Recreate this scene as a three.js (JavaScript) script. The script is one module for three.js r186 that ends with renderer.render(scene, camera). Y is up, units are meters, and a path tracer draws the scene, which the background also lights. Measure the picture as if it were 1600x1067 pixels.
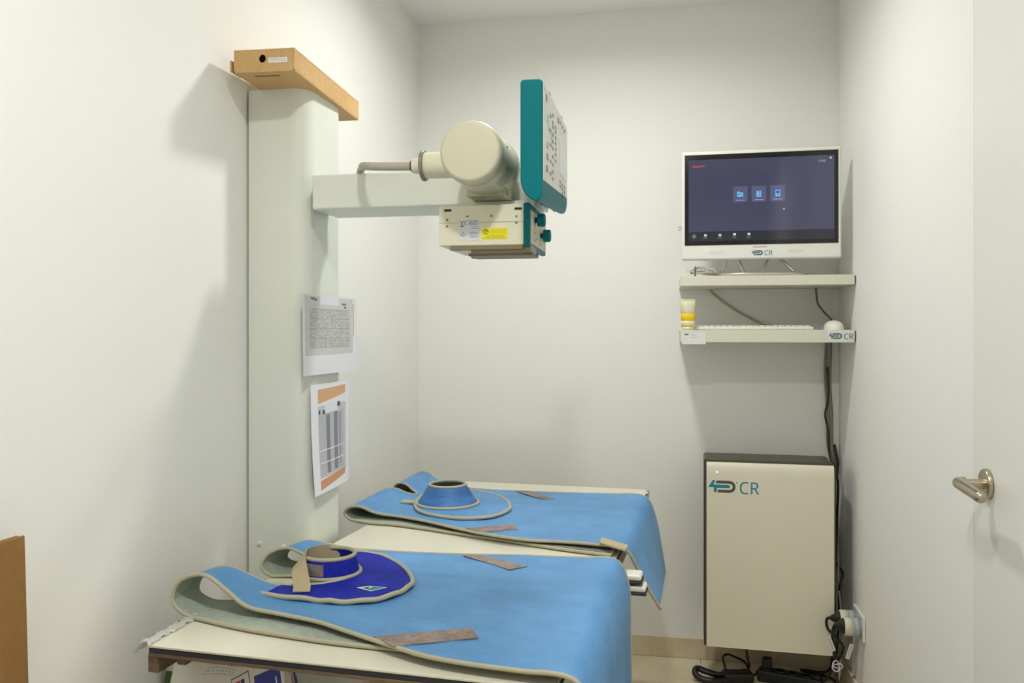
import * as THREE from 'three';
import { RoundedBoxGeometry } from 'three/addons/geometries/RoundedBoxGeometry.js';
import { mergeGeometries } from 'three/addons/utils/BufferGeometryUtils.js';
import { RectAreaLightUniformsLib } from 'three/addons/lights/RectAreaLightUniformsLib.js';
import { FontLoader } from 'three/addons/loaders/FontLoader.js';
import { TextGeometry } from 'three/addons/geometries/TextGeometry.js';

// ---------------------------------------------------------------- camera, light, exposure
const scene = new THREE.Scene();
scene.background = new THREE.Color(0x000000);
const FOCAL = 1300;                                        // pixels of the 1600 x 1067 frame
const camera = new THREE.PerspectiveCamera(2 * Math.atan(1067 / 2 / FOCAL) * 180 / Math.PI, 1600 / 1067, 0.05, 30);
camera.position.set(0, 1.3, 0);
camera.rotation.set(0, 10.6 * Math.PI / 180, 0);
camera.setViewOffset(1600, 1067, 0, 16.5, 1600, 1067);
const renderer = new THREE.WebGLRenderer({ antialias: true });
renderer.toneMapping = THREE.LinearToneMapping;
renderer.toneMappingExposure = 1.0;
renderer.shadowMap.enabled = true;
renderer.shadowMap.type = THREE.PCFSoftShadowMap;
RectAreaLightUniformsLib.init();
const LIGHT_RGB = [1.0, 0.99, 0.95];
const DOWNLIGHTS = [[-0.24, 2.42, 222], [-0.12, 0.56, 306]];      // x, depth, radiance
const LAMP_R = 0.1, RECESS = 0.027;

// ---------------------------------------------------------------- room size (depth Z runs away from the camera, z = -Z)
const XL = -1.035, XR = 0.648, ZB = 3.385, ZF = -0.75, H = 2.59;

// ---------------------------------------------------------------- helpers
const V = (x, y, Z) => new THREE.Vector3(x, y, -Z);
let seed = 7;
const rnd = () => { seed = (seed * 1664525 + 1013904223) % 4294967296; return seed / 4294967296; };
const used = {};
function numbered(n) { if (!(n in used)) { used[n] = 0; return n; } used[n]++; return n + '_' + String(used[n]).padStart(3, '0'); }
function shadows(o) { o.castShadow = true; o.receiveShadow = true; return o; }
function thing(name, label, category, [x, y, Z] = [0, 0, 0], group) {
  const g = new THREE.Group(); g.name = numbered(name); g.position.set(x, y, -Z);
  g.userData = { label, category }; if (group) g.userData.group = group;
  scene.add(g); return g;
}
function rootOf(o) { while (o.parent && o.parent !== scene) o = o.parent; return o; }
// geometry given in room coordinates, parented under a thing (or one of its parts)
function part(parent, name, geo, m, label) {
  if (Array.isArray(geo)) geo = merge(geo);
  const r = rootOf(parent);
  if (!r.userData.localSpace) geo.translate(-r.position.x, -r.position.y, -r.position.z);
  const o = shadows(new THREE.Mesh(geo, m)); o.name = name; parent.add(o);
  if (label) o.userData.label = label;
  return o;
}
function solo(name, geo, m, label, category, group) {
  if (Array.isArray(geo)) geo = merge(geo);
  const o = shadows(new THREE.Mesh(geo, m)); o.name = numbered(name);
  geo.computeBoundingBox(); const b = geo.boundingBox;
  const p = new THREE.Vector3((b.min.x + b.max.x) / 2, b.min.y, (b.min.z + b.max.z) / 2);
  geo.translate(-p.x, -p.y, -p.z); o.position.copy(p);
  o.userData = { label, category }; if (group) o.userData.group = group;
  scene.add(o); return o;
}
function struct(name, geo, m) {
  if (Array.isArray(geo)) geo = merge(geo);
  const o = shadows(new THREE.Mesh(geo, m)); o.name = name; o.userData.kind = 'structure'; scene.add(o); return o;
}
function merge(list) {
  return mergeGeometries(list.map(g => { let h = g.index ? g.toNonIndexed() : g; for (const k of Object.keys(h.attributes)) if (!['position', 'normal', 'uv'].includes(k)) h.deleteAttribute(k);
    if (!h.attributes.uv) h.setAttribute('uv', new THREE.BufferAttribute(new Float32Array(h.attributes.position.count * 2), 2)); return h; }), false);
}
// box from ranges, in room coordinates
function bx(x0, x1, y0, y1, Z0, Z1, r = 0.002, seg = 2) {
  const w = x1 - x0, h = y1 - y0, d = Z1 - Z0;
  const g = r > 0 ? new RoundedBoxGeometry(w, h, d, seg, Math.min(r, w / 2.01, h / 2.01, d / 2.01)) : new THREE.BoxGeometry(w, h, d);
  g.translate((x0 + x1) / 2, (y0 + y1) / 2, -(Z0 + Z1) / 2); return g;
}
const UP = new THREE.Vector3(0, 1, 0);
function rod(a, b, r, r2 = r, seg = 24, caps = true) {
  const d = new THREE.Vector3().subVectors(b, a), g = new THREE.CylinderGeometry(r2, r, d.length(), seg, 1, !caps);
  g.applyQuaternion(new THREE.Quaternion().setFromUnitVectors(UP, d.clone().normalize()));
  g.translate((a.x + b.x) / 2, (a.y + b.y) / 2, (a.z + b.z) / 2); return g;
}
// lathe profile [[r, t], ...] along an axis from a in direction d
function spun(profile, a, d, seg = 48) {
  const g = new THREE.LatheGeometry(profile.map(p => new THREE.Vector2(p[0], p[1])), seg);
  g.applyQuaternion(new THREE.Quaternion().setFromUnitVectors(UP, d.clone().normalize()));
  g.translate(a.x, a.y, a.z); return g;
}
function tube(pts, r, n = 0, closed = false, rs = 8) {
  const c = new THREE.CatmullRomCurve3(pts, closed, 'centripetal');
  const g = new THREE.TubeGeometry(c, n || Math.max(8, pts.length * 6), r, rs, closed);
  if (closed) return g;
  const e0 = new THREE.SphereGeometry(r, rs, 6).translate(pts[0].x, pts[0].y, pts[0].z), q = pts[pts.length - 1];
  const e1 = new THREE.SphereGeometry(r, rs, 6).translate(q.x, q.y, q.z);
  return merge([g, e0, e1]);
}
// uv in metres from position, by the main direction of each face
function metreUV(g, s = 1) {
  g = g.index ? g.toNonIndexed() : g; g.computeVertexNormals();
  const p = g.attributes.position, n = g.attributes.normal, uv = new Float32Array(p.count * 2);
  for (let i = 0; i < p.count; i++) {
    const ax = Math.abs(n.getX(i)), ay = Math.abs(n.getY(i)), az = Math.abs(n.getZ(i));
    let u, v; if (ax > ay && ax > az) { u = p.getZ(i); v = p.getY(i); } else if (ay > az) { u = p.getX(i); v = p.getZ(i); } else { u = p.getX(i); v = p.getY(i); }
    uv[2 * i] = u * s; uv[2 * i + 1] = v * s;
  }
  g.setAttribute('uv', new THREE.BufferAttribute(uv, 2)); return g;
}
// tileable value noise texture, several octaves
function noiseTex(size, octaves, lo, hi, sd, stretch = 1, tint = null) {
  let s = sd; const R = () => { s = (s * 1664525 + 1013904223) % 4294967296; return s / 4294967296; };
  const acc = new Float32Array(size * size); let tot = 0;
  for (const [cells, amp] of octaves) {
    const cy = Math.max(1, Math.round(cells * stretch)), lat = new Float32Array(cells * cy); for (let i = 0; i < lat.length; i++) lat[i] = R();
    for (let y = 0; y < size; y++) for (let x = 0; x < size; x++) {
      const fx = x / size * cells, fy = y / size * cy, ix = Math.floor(fx), iy = Math.floor(fy);
      let u = fx - ix, v = fy - iy; u = u * u * (3 - 2 * u); v = v * v * (3 - 2 * v);
      const x1 = (ix + 1) % cells, y1 = (iy + 1) % cy;
      acc[y * size + x] += amp * ((lat[iy * cells + ix] * (1 - u) + lat[iy * cells + x1] * u) * (1 - v) + (lat[y1 * cells + ix] * (1 - u) + lat[y1 * cells + x1] * u) * v);
    } tot += amp;
  }
  const d = new Uint8Array(size * size * 4);
  for (let i = 0; i < size * size; i++) {
    const t = acc[i] / tot, k = lo + (hi - lo) * t;
    for (let c = 0; c < 3; c++) d[4 * i + c] = Math.max(0, Math.min(255, tint ? tint[0][c] + (tint[1][c] - tint[0][c]) * Math.max(0, Math.min(1, (t - 0.25) * 2)) : k));
    d[4 * i + 3] = 255;
  }
  const t = new THREE.DataTexture(d, size, size); t.wrapS = t.wrapT = THREE.RepeatWrapping; t.magFilter = THREE.LinearFilter; t.minFilter = THREE.LinearMipmapLinearFilter; t.generateMipmaps = true;
  if (tint) t.colorSpace = THREE.SRGBColorSpace; t.needsUpdate = true; return t;
}
function canvasTex(w, h, draw) {
  const c = document.createElement('canvas'); c.width = w; c.height = h; const g = c.getContext('2d'); draw(g, w, h);
  const t = new THREE.CanvasTexture(c); t.colorSpace = THREE.SRGBColorSpace; return t;
}
const mat = (color, roughness = 0.6, extra = {}) => new THREE.MeshStandardMaterial({ color, roughness, ...extra });

// ---------------------------------------------------------------- materials
const plasterBump = noiseTex(256, [[16, 1], [48, 1], [110, 1]], 0, 255, 11);
const fabricBump = noiseTex(256, [[8, 1], [64, 1], [128, 1.5]], 0, 255, 23);
const tileTex = noiseTex(256, [[4, 2], [12, 1.2], [60, 0.6]], 0, 255, 31, 1, [[212, 197, 166], [230, 217, 190]]);
const cardTex = noiseTex(256, [[4, 1], [30, 0.5], [110, 1]], 0, 255, 41, 1, [[200, 162, 108], [212, 176, 122]]);
const apronTex = noiseTex(512, [[3, 2], [9, 1.6], [30, 0.8], [120, 0.6]], 0, 255, 53, 2, [[82, 140, 192], [98, 160, 218]]);
const liningTex = noiseTex(256, [[5, 1.5], [60, 1]], 0, 255, 57, 1, [[150, 162, 150], [170, 180, 168]]);
const royalTex = noiseTex(256, [[6, 1.5], [20, 1], [90, 1]], 0, 255, 59, 1, [[24, 34, 148], [34, 47, 176]]);
const velcroTex = noiseTex(128, [[8, 1.5], [40, 1.5]], 0, 255, 61, 1, [[128, 114, 106], [158, 144, 136]]);
const woodTex = noiseTex(256, [[3, 1], [40, 1]], 0, 255, 67, 0.1, [[100, 82, 66], [130, 108, 88]]);
const M = {
  wall: mat(0xf3f3ee, 0.75, { bumpMap: plasterBump, bumpScale: 0.0006 }),
  ceiling: mat(0xf8f8f4, 0.85, { bumpMap: plasterBump, bumpScale: 0.0004 }),
  door: mat(0xeeeee8, 0.42),
  tile: mat(0xffffff, 0.28, { map: tileTex }),
  grout: mat(0xa89c86, 0.9),
  base: mat(0xffffff, 0.35, { map: tileTex }),
  colWhite: mat(0xe4e8dd, 0.38),
  cream: mat(0xe2dfc8, 0.4),
  creamFlat: mat(0xd0cdb5, 0.45),
  greyRing: mat(0x8d8a7c, 0.4, { metalness: 0.3 }),
  cableGrey: mat(0xb5ae9f, 0.6),
  teal: new THREE.MeshPhysicalMaterial({ color: 0x00727a, roughness: 0.42, specularIntensity: 0.35 }),
  tealDark: mat(0x07565e, 0.35),
  bronze: mat(0x8a7f66, 0.35, { metalness: 0.6 }),
  bronzeDark: mat(0x5f5646, 0.4, { metalness: 0.5 }),
  steel: mat(0xc9c5ba, 0.3, { metalness: 0.9 }),
  nickel: mat(0xb8ad98, 0.28, { metalness: 1.0 }),
  brass: mat(0xb79b55, 0.35, { metalness: 0.8 }),
  black: mat(0x151515, 0.45),
  blackGloss: mat(0x0b0b0c, 0.12),
  dark: mat(0x2a2a2c, 0.55),
  laminate: mat(0xe0ddcb, 0.3),
  navyEdge: mat(0x2c3038, 0.5),
  wood: mat(0xffffff, 0.7, { map: woodTex }),
  card: mat(0xffffff, 0.85, { map: cardTex }),
  cardDark: mat(0x7a5c34, 0.9),
  apron: mat(0xffffff, 0.5, { map: apronTex, bumpMap: fabricBump, bumpScale: 0.0005, side: THREE.DoubleSide }),
  lining: mat(0xffffff, 0.65, { map: liningTex, bumpMap: fabricBump, bumpScale: 0.0004, side: THREE.DoubleSide }),
  binding: mat(0xb9b49a, 0.8, { bumpMap: fabricBump, bumpScale: 0.0006 }),
  royal: new THREE.MeshPhysicalMaterial({ color: 0xffffff, roughness: 0.6, specularIntensity: 0.3, map: royalTex, bumpMap: fabricBump, bumpScale: 0.0008, side: THREE.DoubleSide }),
  velcro: mat(0xffffff, 0.95, { map: velcroTex }),
  strap: mat(0xb6a988, 0.85, { bumpMap: fabricBump, bumpScale: 0.0006, side: THREE.DoubleSide }),
  darkLining: mat(0x7c765e, 0.8, { side: THREE.DoubleSide }),
  whitePlastic: mat(0xe6e5dd, 0.35),
  shelf: mat(0xdcdac9, 0.45),
  keys: mat(0xe3e1d6, 0.5),
  crFront: mat(0xe3dfca, 0.35),
  crFrame: mat(0x4b473c, 0.45),
  logoBlue: mat(0x1d7f9c, 0.5),
  logoGrey: mat(0x57504a, 0.5),
  lotion: mat(0xe6dfa8, 0.35), lotionBand: mat(0xf0cf10, 0.4), lotionClear: mat(0xddd5b8, 0.3),
  film: new THREE.MeshPhysicalMaterial({ color: 0xe8e8e2, roughness: 0.35, transmission: 0.45, thickness: 0, side: THREE.DoubleSide }),
  paper: mat(0xeeeeee, 0.85, { side: THREE.DoubleSide }),
  plateWhite: mat(0xe6e5e0, 0.3),
  plugCream: mat(0xddd8c2, 0.4), plugGrey: mat(0xa9b4ba, 0.4),
};
const font = await new FontLoader().loadAsync('fonts/droid/droid_sans_regular.typeface.json');
console.log('materials');

// ---------------------------------------------------------------- the room
const T = 0.1;
{
  struct('wall_left', metreUV(bx(XL - T, XL, 0, H, ZF - T, ZB + T, 0)), M.wall);
  struct('wall_back', metreUV(bx(XL, XR, 0, H, ZB, ZB + T, 0)), M.wall);
  struct('wall_front', metreUV(bx(XL, XR, 0, H, ZF - T, ZF, 0)), M.wall);
  struct('wall_right', [metreUV(bx(XR, XR + T, 0, H, 1.945, ZB + T, 0)), metreUV(bx(XR, XR + T, 0, H, ZF - T, 1.1, 0)), metreUV(bx(XR, XR + T, 2.06, H, 1.1, 1.945, 0))], M.wall);
  const cs = new THREE.Shape(); cs.moveTo(XL - T, ZF - T); cs.lineTo(XR + T, ZF - T); cs.lineTo(XR + T, ZB + T); cs.lineTo(XL - T, ZB + T); cs.closePath();
  for (const [x, Z] of DOWNLIGHTS) { const h = new THREE.Path(); h.absarc(x, Z, LAMP_R + 0.003, 0, Math.PI * 2, true); cs.holes.push(h); }
  const cg = new THREE.ExtrudeGeometry(cs, { depth: T, bevelEnabled: false, curveSegments: 48 }); cg.rotateX(-Math.PI / 2); cg.translate(0, H, 0);
  struct('ceiling', metreUV(cg), M.ceiling);
  const fl = struct('floor', bx(XL - T, XR + T, -0.1, -0.003, ZF - T, ZB + T, 0), M.grout);
  const S = 0.45, J = 0.002;
  const tg = []; for (let k = 0; k < 4; k++) tg.push(k);
  for (let i = -3; i < 2; i++) for (let j = -2; j < 8; j++) {
    const x0 = Math.max(XL, 0.127 + i * S) + J / 2, x1 = Math.min(XR, 0.127 + (i + 1) * S) - J / 2;
    const Z0 = Math.max(ZF, j * S + 0.02) + J / 2, Z1 = Math.min(ZB, (j + 1) * S + 0.02) - J / 2;
    if (x1 - x0 < 0.02 || Z1 - Z0 < 0.02) continue;
    const g = bx(x0, x1, -0.009, 0, Z0, Z1, 0.001, 1); const q = metreUV(g, 1.1); const uv = q.attributes.uv, du = rnd(), dv = rnd();
    for (let a = 0; a < uv.count; a++) uv.setXY(a, uv.getX(a) + du, uv.getY(a) + dv);
    part(fl, 'tile', q, M.tile);
  }
  struct('baseboard_back', metreUV(bx(XL, XR, 0, 0.082, ZB - 0.012, ZB, 0.003), 1.3), M.base);
  struct('baseboard_right', metreUV(bx(XR - 0.012, XR, 0, 0.082, 1.945, ZB - 0.012, 0.003), 1.3), M.base);
  struct('baseboard_left', metreUV(bx(XL, XL + 0.012, 0, 0.082, ZF, ZB - 0.012, 0.003), 1.3), M.base);
  // flush door in the right wall with its lever
  const d = new THREE.Group(); d.name = 'door_1'; d.userData.kind = 'structure'; scene.add(d);
  part(d, 'door_leaf', metreUV(bx(XR + 0.0004, XR + 0.041, 0.004, 2.058, 1.102, 1.9442, 0.0008)), M.door);
  const hy = 0.985, hZ = 1.862;
  const X = V(-1, 0, 0);
  const hn = part(d, 'door_handle', [
    spun([[0, 0], [0.031, 0], [0.0315, 0.003], [0.031, 0.009], [0.028, 0.0115], [0.012, 0.0115], [0, 0.0115]], V(XR + 0.001, hy, hZ), X),
    rod(V(XR - 0.008, hy, hZ), V(XR - 0.05, hy, hZ), 0.0105, 0.0095),
  ], M.nickel, 'brushed nickel lever handle');
  const lev = new THREE.CatmullRomCurve3([V(XR - 0.045, hy, hZ + 0.012), V(XR - 0.056, hy + 0.001, hZ), V(XR - 0.058, hy, hZ - 0.03), V(XR - 0.056, hy - 0.003, hZ - 0.075), V(XR - 0.054, hy - 0.006, hZ - 0.115)]);
  const lg = new THREE.TubeGeometry(lev, 30, 0.012, 16); lg.scale(1, 1, 1);
  const e = lev.getPoint(1), e0 = lev.getPoint(0);
  part(hn, 'lever', [lg, new THREE.SphereGeometry(0.012, 16, 10).translate(e.x, e.y, e.z), new THREE.SphereGeometry(0.012, 16, 10).translate(e0.x, e0.y, e0.z)], M.nickel);
}
// downlights set in the ceiling
DOWNLIGHTS.forEach(([x, Z, power], i) => {
  const l = thing('ceiling_light', i ? 'round white ceiling light nearest the front wall' : 'round white ceiling light above the far end of the table', 'light', [x, H, Z], 'ceiling lights');
  part(l, 'trim_ring', spun([[LAMP_R, RECESS + 0.004], [LAMP_R, -0.002], [LAMP_R + 0.006, -0.004], [LAMP_R + 0.02, -0.001], [LAMP_R + 0.02, 0]], V(x, H, Z), UP, 64), M.whitePlastic);
  part(l, 'diffuser', rod(V(x, H + RECESS + 0.012, Z), V(x, H + RECESS, Z), LAMP_R, LAMP_R, 64), new THREE.MeshStandardMaterial({ color: 0xeeeeea, emissive: new THREE.Color(...LIGHT_RGB), emissiveIntensity: 3, roughness: 0.6 }));
  const w = LAMP_R * 1.4;
  const a = new THREE.RectAreaLight(new THREE.Color(...LIGHT_RGB), power, w, w);
  a.position.set(0, RECESS - 0.003, 0); a.rotation.x = -Math.PI / 2; a.name = 'lamp'; l.add(a);
});
console.log('room');

// ---------------------------------------------------------------- emblem with the letters CR, printed on several things
// drawn in a local frame: x right, y up, height h, front at z = 0
function emblem(h) {
  const poly = (pts) => { const s = new THREE.Shape(); pts.forEach((p, i) => i ? s.lineTo(p[0] * h, p[1] * h) : s.moveTo(p[0] * h, p[1] * h)); return s; };
  const opt = { depth: 0.0004, bevelEnabled: false };
  const blue = [
    new THREE.ExtrudeGeometry(poly([[0, 0.42], [0.36, 1], [0.56, 1], [0.4, 0.64], [1.6, 0.64], [1.72, 0.56], [1.72, 0.46], [1.62, 0.38], [0.68, 0.38], [0.68, 0.02], [0.44, 0.02], [0.44, 0.42]]), opt),
  ];
  const arc = (r, a0, a1, cx, cy) => { const o = []; for (let i = 0; i <= 12; i++) { const a = a0 + (a1 - a0) * i / 12; o.push([cx + r * Math.cos(a), cy + r * Math.sin(a)]); } return o; };
  const P2 = Math.PI / 2;
  const dd = [[0.68, 0.98], ...arc(0.49, P2, -P2, 1.68, 0.49), [0.76, 0], [0.76, 0.24], ...arc(0.25, -P2, P2, 1.68, 0.49), [0.56, 0.74]];
  const grey = [new THREE.ExtrudeGeometry(poly(dd), opt), new THREE.CylinderGeometry(0.06 * h, 0.06 * h, 0.0004, 12).rotateX(P2).translate(2.28 * h, 0.86 * h, 0.0002)];
  const t = new TextGeometry('CR', { font, size: 0.98 * h, depth: 0.0004, curveSegments: 8 }); t.computeBoundingBox();
  t.translate(2.5 * h - t.boundingBox.min.x, -t.boundingBox.min.y - 0.06 * h, 0);
  return { blue: merge(blue), grey: merge(grey), text: t };
}
function putEmblem(parent, h, place, ownMat) {
  const e = emblem(h);
  for (const [n, g, m] of [['emblem_blue', e.blue, M.logoBlue], ['emblem_grey', e.grey, M.logoGrey], ['emblem_letters', e.text, ownMat || M.logoBlue]]) { place(g); part(parent, n, g, m); }
}

// ---------------------------------------------------------------- x-ray machine: column, arm, tube, collimator, control panel
const colX = -0.873, colZ0 = 1.922, colZ1 = 2.157, colTop = 1.9;
{
  const t = thing('x_ray_machine', 'white column x-ray machine with horizontal arm, cream tube head and teal control panel', 'x-ray machine', [-0.95, 0, 2.04]);
  const sh = new THREE.Shape(); const r = 0.045, w0 = -1.029;
  sh.moveTo(w0, colZ0); sh.lineTo(colX - r, colZ0); sh.absarc(colX - r, colZ0 + r, r, -Math.PI / 2, 0); sh.lineTo(colX, colZ1 - r); sh.absarc(colX - r, colZ1 - r, r, 0, Math.PI / 2); sh.lineTo(w0, colZ1); sh.closePath();
  const cg = new THREE.ExtrudeGeometry(sh, { depth: colTop, bevelEnabled: false, curveSegments: 14 }); cg.rotateX(-Math.PI / 2);   // shape y -> -z, depth -> y
  const col = part(t, 'column', cg, M.colWhite);
  part(t, 'wall_spacer', bx(XL, w0, 0.3, 1.8, 1.95, 2.13, 0), M.dark);
  for (const [x, y] of [[-1.0, 0.77], [-0.935, 0.765], [-0.98, 0.3]]) part(col, 'bolt', spun([[0, 0.005], [0.005, 0.004], [0.007, 0]].reverse(), V(x, y, colZ0 + 0.0005), V(0, 0, -1), 16), M.whitePlastic);
  // arm
  const A = { x0: -0.851, x1: -0.292, y0: 1.595, y1: 1.68, Z0: 1.9, Z1: 2.062 };
  part(t, 'carriage', bx(-0.876, -0.848, 1.602, 1.673, 1.965, 2.055, 0.002), M.colWhite);
  part(t, 'arm', bx(A.x0, A.x1, A.y0, A.y1, A.Z0, A.Z1, 0.006, 3), M.colWhite);
  // tube housing, axis towards the camera
  const cx = -0.395, cy = 1.665, F = V(0, 0, -1);
  const R = 0.063;
  const body = part(t, 'tube_housing', [
    spun([[0, 0], [0.0645, 0], [0.0675, 0.004], [0.0675, 0.014], [0.0665, 0.02], [0.0648, 0.03], [0.0642, 0.14], [0.063, 0.148], [0, 0.148]], V(cx, cy, 1.83), F, 64),
    spun([[0, 0], [0.042, 0], [0.042, 0.08], [0, 0.08]], V(cx, cy, 1.905), F, 40),
  ], M.cream);
  part(body, 'end_cap', spun([[R - 0.004, 0], [R + 0.002, 0.001], [R + 0.0022, 0.03], [R - 0.001, 0.042], [R - 0.008, 0.0455], [0, 0.0465]], V(cx, cy, 1.687), F, 64), M.creamFlat);
  part(body, 'flange', spun([[0.05, 0], [0.069, 0], [0.07, 0.004], [0.069, 0.008], [0.05, 0.008]], V(cx, cy, 1.836), F, 64), M.creamFlat);
  for (const a of [-0.35, 0.4, 2.6, 3.6]) part(body, 'screw', rod(V(cx + Math.cos(a) * 0.0642, cy + Math.sin(a) * 0.0642, 1.735), V(cx + Math.cos(a) * 0.0664, cy + Math.sin(a) * 0.0664, 1.735), 0.0022, 0.002, 10), M.black);
  // rating plate wrapped on the underside
  const rp = new THREE.CylinderGeometry(0.065, 0.065, 0.06, 20, 1, true, 0, 0.75); rp.rotateX(Math.PI / 2); rp.rotateZ(-0.36 - 0.6 - Math.PI / 2 + Math.PI); rp.translate(cx, cy, -1.755);
  part(body, 'rating_plate', rp, mat(0xffffff, 0.4, { side: THREE.DoubleSide, map: canvasTex(128, 128, (g, w, h) => { g.fillStyle = '#c9c8ba'; g.fillRect(0, 0, w, h); g.fillStyle = '#8f9096'; for (let y = 12; y < h - 8; y += 11) for (let x = 10; x < w - 12;) { const l = 8 + rnd() * 22; g.fillRect(x, y, Math.min(l, w - 10 - x), 4); x += l + 5; } }) }));
  part(t, 'collimator_neck', bx(-0.47, -0.296, 1.57, 1.598, 1.868, 2.0, 0.003), M.colWhite);
  part(body, 'mounting_plate', bx(-0.44, -0.35, 1.5985, 1.62, 1.80, 1.9, 0.002), M.creamFlat);
  // cable socket
  const sZ = 1.762, W = V(-1, 0, 0);
  const so = part(t, 'cable_socket', spun([[0.029, 0], [0.0285, 0.07], [0.0275, 0.074], [0, 0.074]], V(-0.452, cy - 0.002, sZ), W, 40), M.cream);
  part(so, 'collar_ring', spun([[0.028, 0], [0.033, 0.001], [0.034, 0.004], [0.033, 0.008], [0.028, 0.009]], V(-0.522, cy - 0.002, sZ), W, 40), M.greyRing);
  part(so, 'gland', spun([[0.02, 0], [0.0185, 0.004], [0.016, 0.022], [0.014, 0.0235], [0, 0.0235]], V(-0.529, cy - 0.002, sZ), W, 28), M.cream);
  part(so, 'gland_seal', spun([[0, 0], [0.0125, 0], [0.0125, 0.003], [0, 0.003]], V(-0.5525, cy - 0.002, sZ), W, 24), M.dark);
  part(t, 'cable', tube([V(-0.553, cy - 0.002, sZ), V(-0.60, cy, sZ + 0.004), V(-0.645, cy + 0.004, sZ + 0.016), V(-0.69, cy + 0.016, sZ + 0.065), V(-0.718, cy + 0.026, 1.89), V(-0.745, cy + 0.0285, 1.95), V(-0.775, cy + 0.026, 2.02), V(-0.795, cy + 0.012, 2.074), V(-0.80, cy - 0.03, 2.082), V(-0.805, cy - 0.05, 2.07), V(-0.81, cy - 0.055, 2.055)], 0.0095, 70, false, 12), M.cableGrey);
  // collimator
  const C = { x0: -0.489, x1: -0.302, y0: 1.484, y1: 1.572, Z0: 1.75, Z1: 1.985 };
  const col2 = part(t, 'collimator', bx(C.x0, C.x1, C.y0, C.y1, C.Z0, C.Z1, 0.003, 3), M.cream);
  part(col2, 'side_panel', bx(C.x1, -0.289, C.y0 - 0.004, C.y1 + 0.002, C.Z0 - 0.002, C.Z1 + 0.002, 0.003, 2), M.teal);
  part(col2, 'face_plate', bx(-0.29, -0.2878, C.y0 + 0.004, C.y1 - 0.012, C.Z0 + 0.012, C.Z1 - 0.018, 0.001, 1), M.creamFlat);
  for (const [y, Z] of [[C.y1 - 0.028, 1.815], [C.y0 + 0.035, 1.9]]) {
    part(col2, 'knob', [spun([[0.006, 0], [0.006, 0.006], [0.0135, 0.006], [0.0145, 0.008], [0.0145, 0.02], [0.0125, 0.023], [0, 0.023]], V(-0.288, y, Z), V(1, 0, 0), 12)], M.teal);
  }
  for (const [Z, y, w, h] of [[1.8, C.y0 + 0.015, 0.02, 0.002], [1.835, C.y0 + 0.02, 0.012, 0.002], [1.8, C.y0 + 0.03, 0.02, 0.002], [1.86, C.y1 - 0.02, 0.018, 0.002], [1.87, C.y0 + 0.012, 0.024, 0.002]])
    part(col2, 'printed_mark', bx(-0.2879, -0.2875, y, y + h, Z, Z + w, 0), M.logoGrey);
  part(col2, 'seam', bx(C.x0 - 0.0004, C.x1, 1.5335, 1.5343, C.Z0 - 0.0004, C.Z0 + 0.1, 0), M.greyRing);
  for (const x of [-0.477, -0.322]) part(col2, 'slot', bx(x, x + 0.016, C.y1 - 0.013, C.y1 - 0.008, C.Z0 - 0.0006, C.Z0 + 0.01, 0), M.black);
  for (const [x, y] of [[-0.471, 1.541], [-0.471, 1.527], [-0.318, 1.545], [-0.318, 1.531], [-0.373, 1.5475]]) part(col2, 'screw', spun([[0.0028, 0], [0.0026, 0.001], [0.0016, 0.0014], [0, 0.0008]], V(x, y, C.Z0 + 0.0002), F, 14), M.greyRing);
  part(col2, 'screw', bx(-0.429, -0.422, 1.546, 1.5495, C.Z0 - 0.001, C.Z0 + 0.002, 0.0008), M.greyRing);
  const sticker = (x0, x1, y0, y1, draw, w, h) => { const g = bx(x0, x1, y0, y1, C.Z0 - 0.0006, C.Z0 + 0.0002, 0); part(col2, 'sticker', g, mat(0xffffff, 0.4, { map: canvasTex(w, h, draw) })); };
  sticker(-0.445, -0.4, 1.495, 1.54, (g, w, h) => {
    g.fillStyle = '#dcdde2'; g.fillRect(0, 0, w, h); g.fillStyle = '#55585f';
    g.lineWidth = 8; g.strokeStyle = '#55585f'; g.beginPath(); g.moveTo(20, 12); g.lineTo(66, 84); g.moveTo(66, 12); g.lineTo(20, 84); g.stroke(); g.fillRect(24, 76, 44, 12);
    g.beginPath(); g.arc(104, 40, 26, Math.PI * 0.6, Math.PI * 1.5); g.stroke();
    g.beginPath(); g.arc(52, 170, 26, 0.2, 3.3); g.stroke(); g.beginPath(); g.arc(58, 160, 8, 0, 7); g.fill();
    g.fillStyle = '#6f7380'; for (const y of [10, 26, 42, 58]) g.fillRect(124, y, 120, 7); g.fillStyle = '#8890ba'; for (const y of [86, 104, 150, 166, 192, 208]) g.fillRect(140 + (y % 3) * 8, y, 100, 7);
  }, 256, 256);
  sticker(-0.3935, -0.337, 1.4975, 1.5215, (g, w, h) => {
    g.fillStyle = '#eee412'; g.fillRect(0, 0, w, h); g.strokeStyle = '#6d6a1a'; g.lineWidth = 7; g.beginPath(); g.arc(40, 42, 25, 0, 7); g.stroke(); g.beginPath(); g.moveTo(40, 16); g.lineTo(40, 68); g.moveTo(40, 42); g.lineTo(62, 30); g.stroke();
    g.fillStyle = '#b6ab2e'; for (const y of [18, 34, 50, 66]) { let x = 84; while (x < 240) { const l = 10 + rnd() * 26; g.fillRect(x, y, Math.min(l, 244 - x), 6); x += l + 6; } }
    g.fillStyle = '#85801e'; for (const [y, a, b] of [[84, 52, 210], [102, 22, 228]]) { let x = a; while (x < b) { const l = 8 + rnd() * 18; g.fillRect(x, y, Math.min(l, b - x), 7); x += l + 5; } }
  }, 256, 120);
  for (const Z of [1.752, 1.95]) part(col2, 'accessory_rail', bx(-0.465, -0.304, 1.475, 1.4845, Z, Z + 0.022, 0.001), M.bronze);
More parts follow.
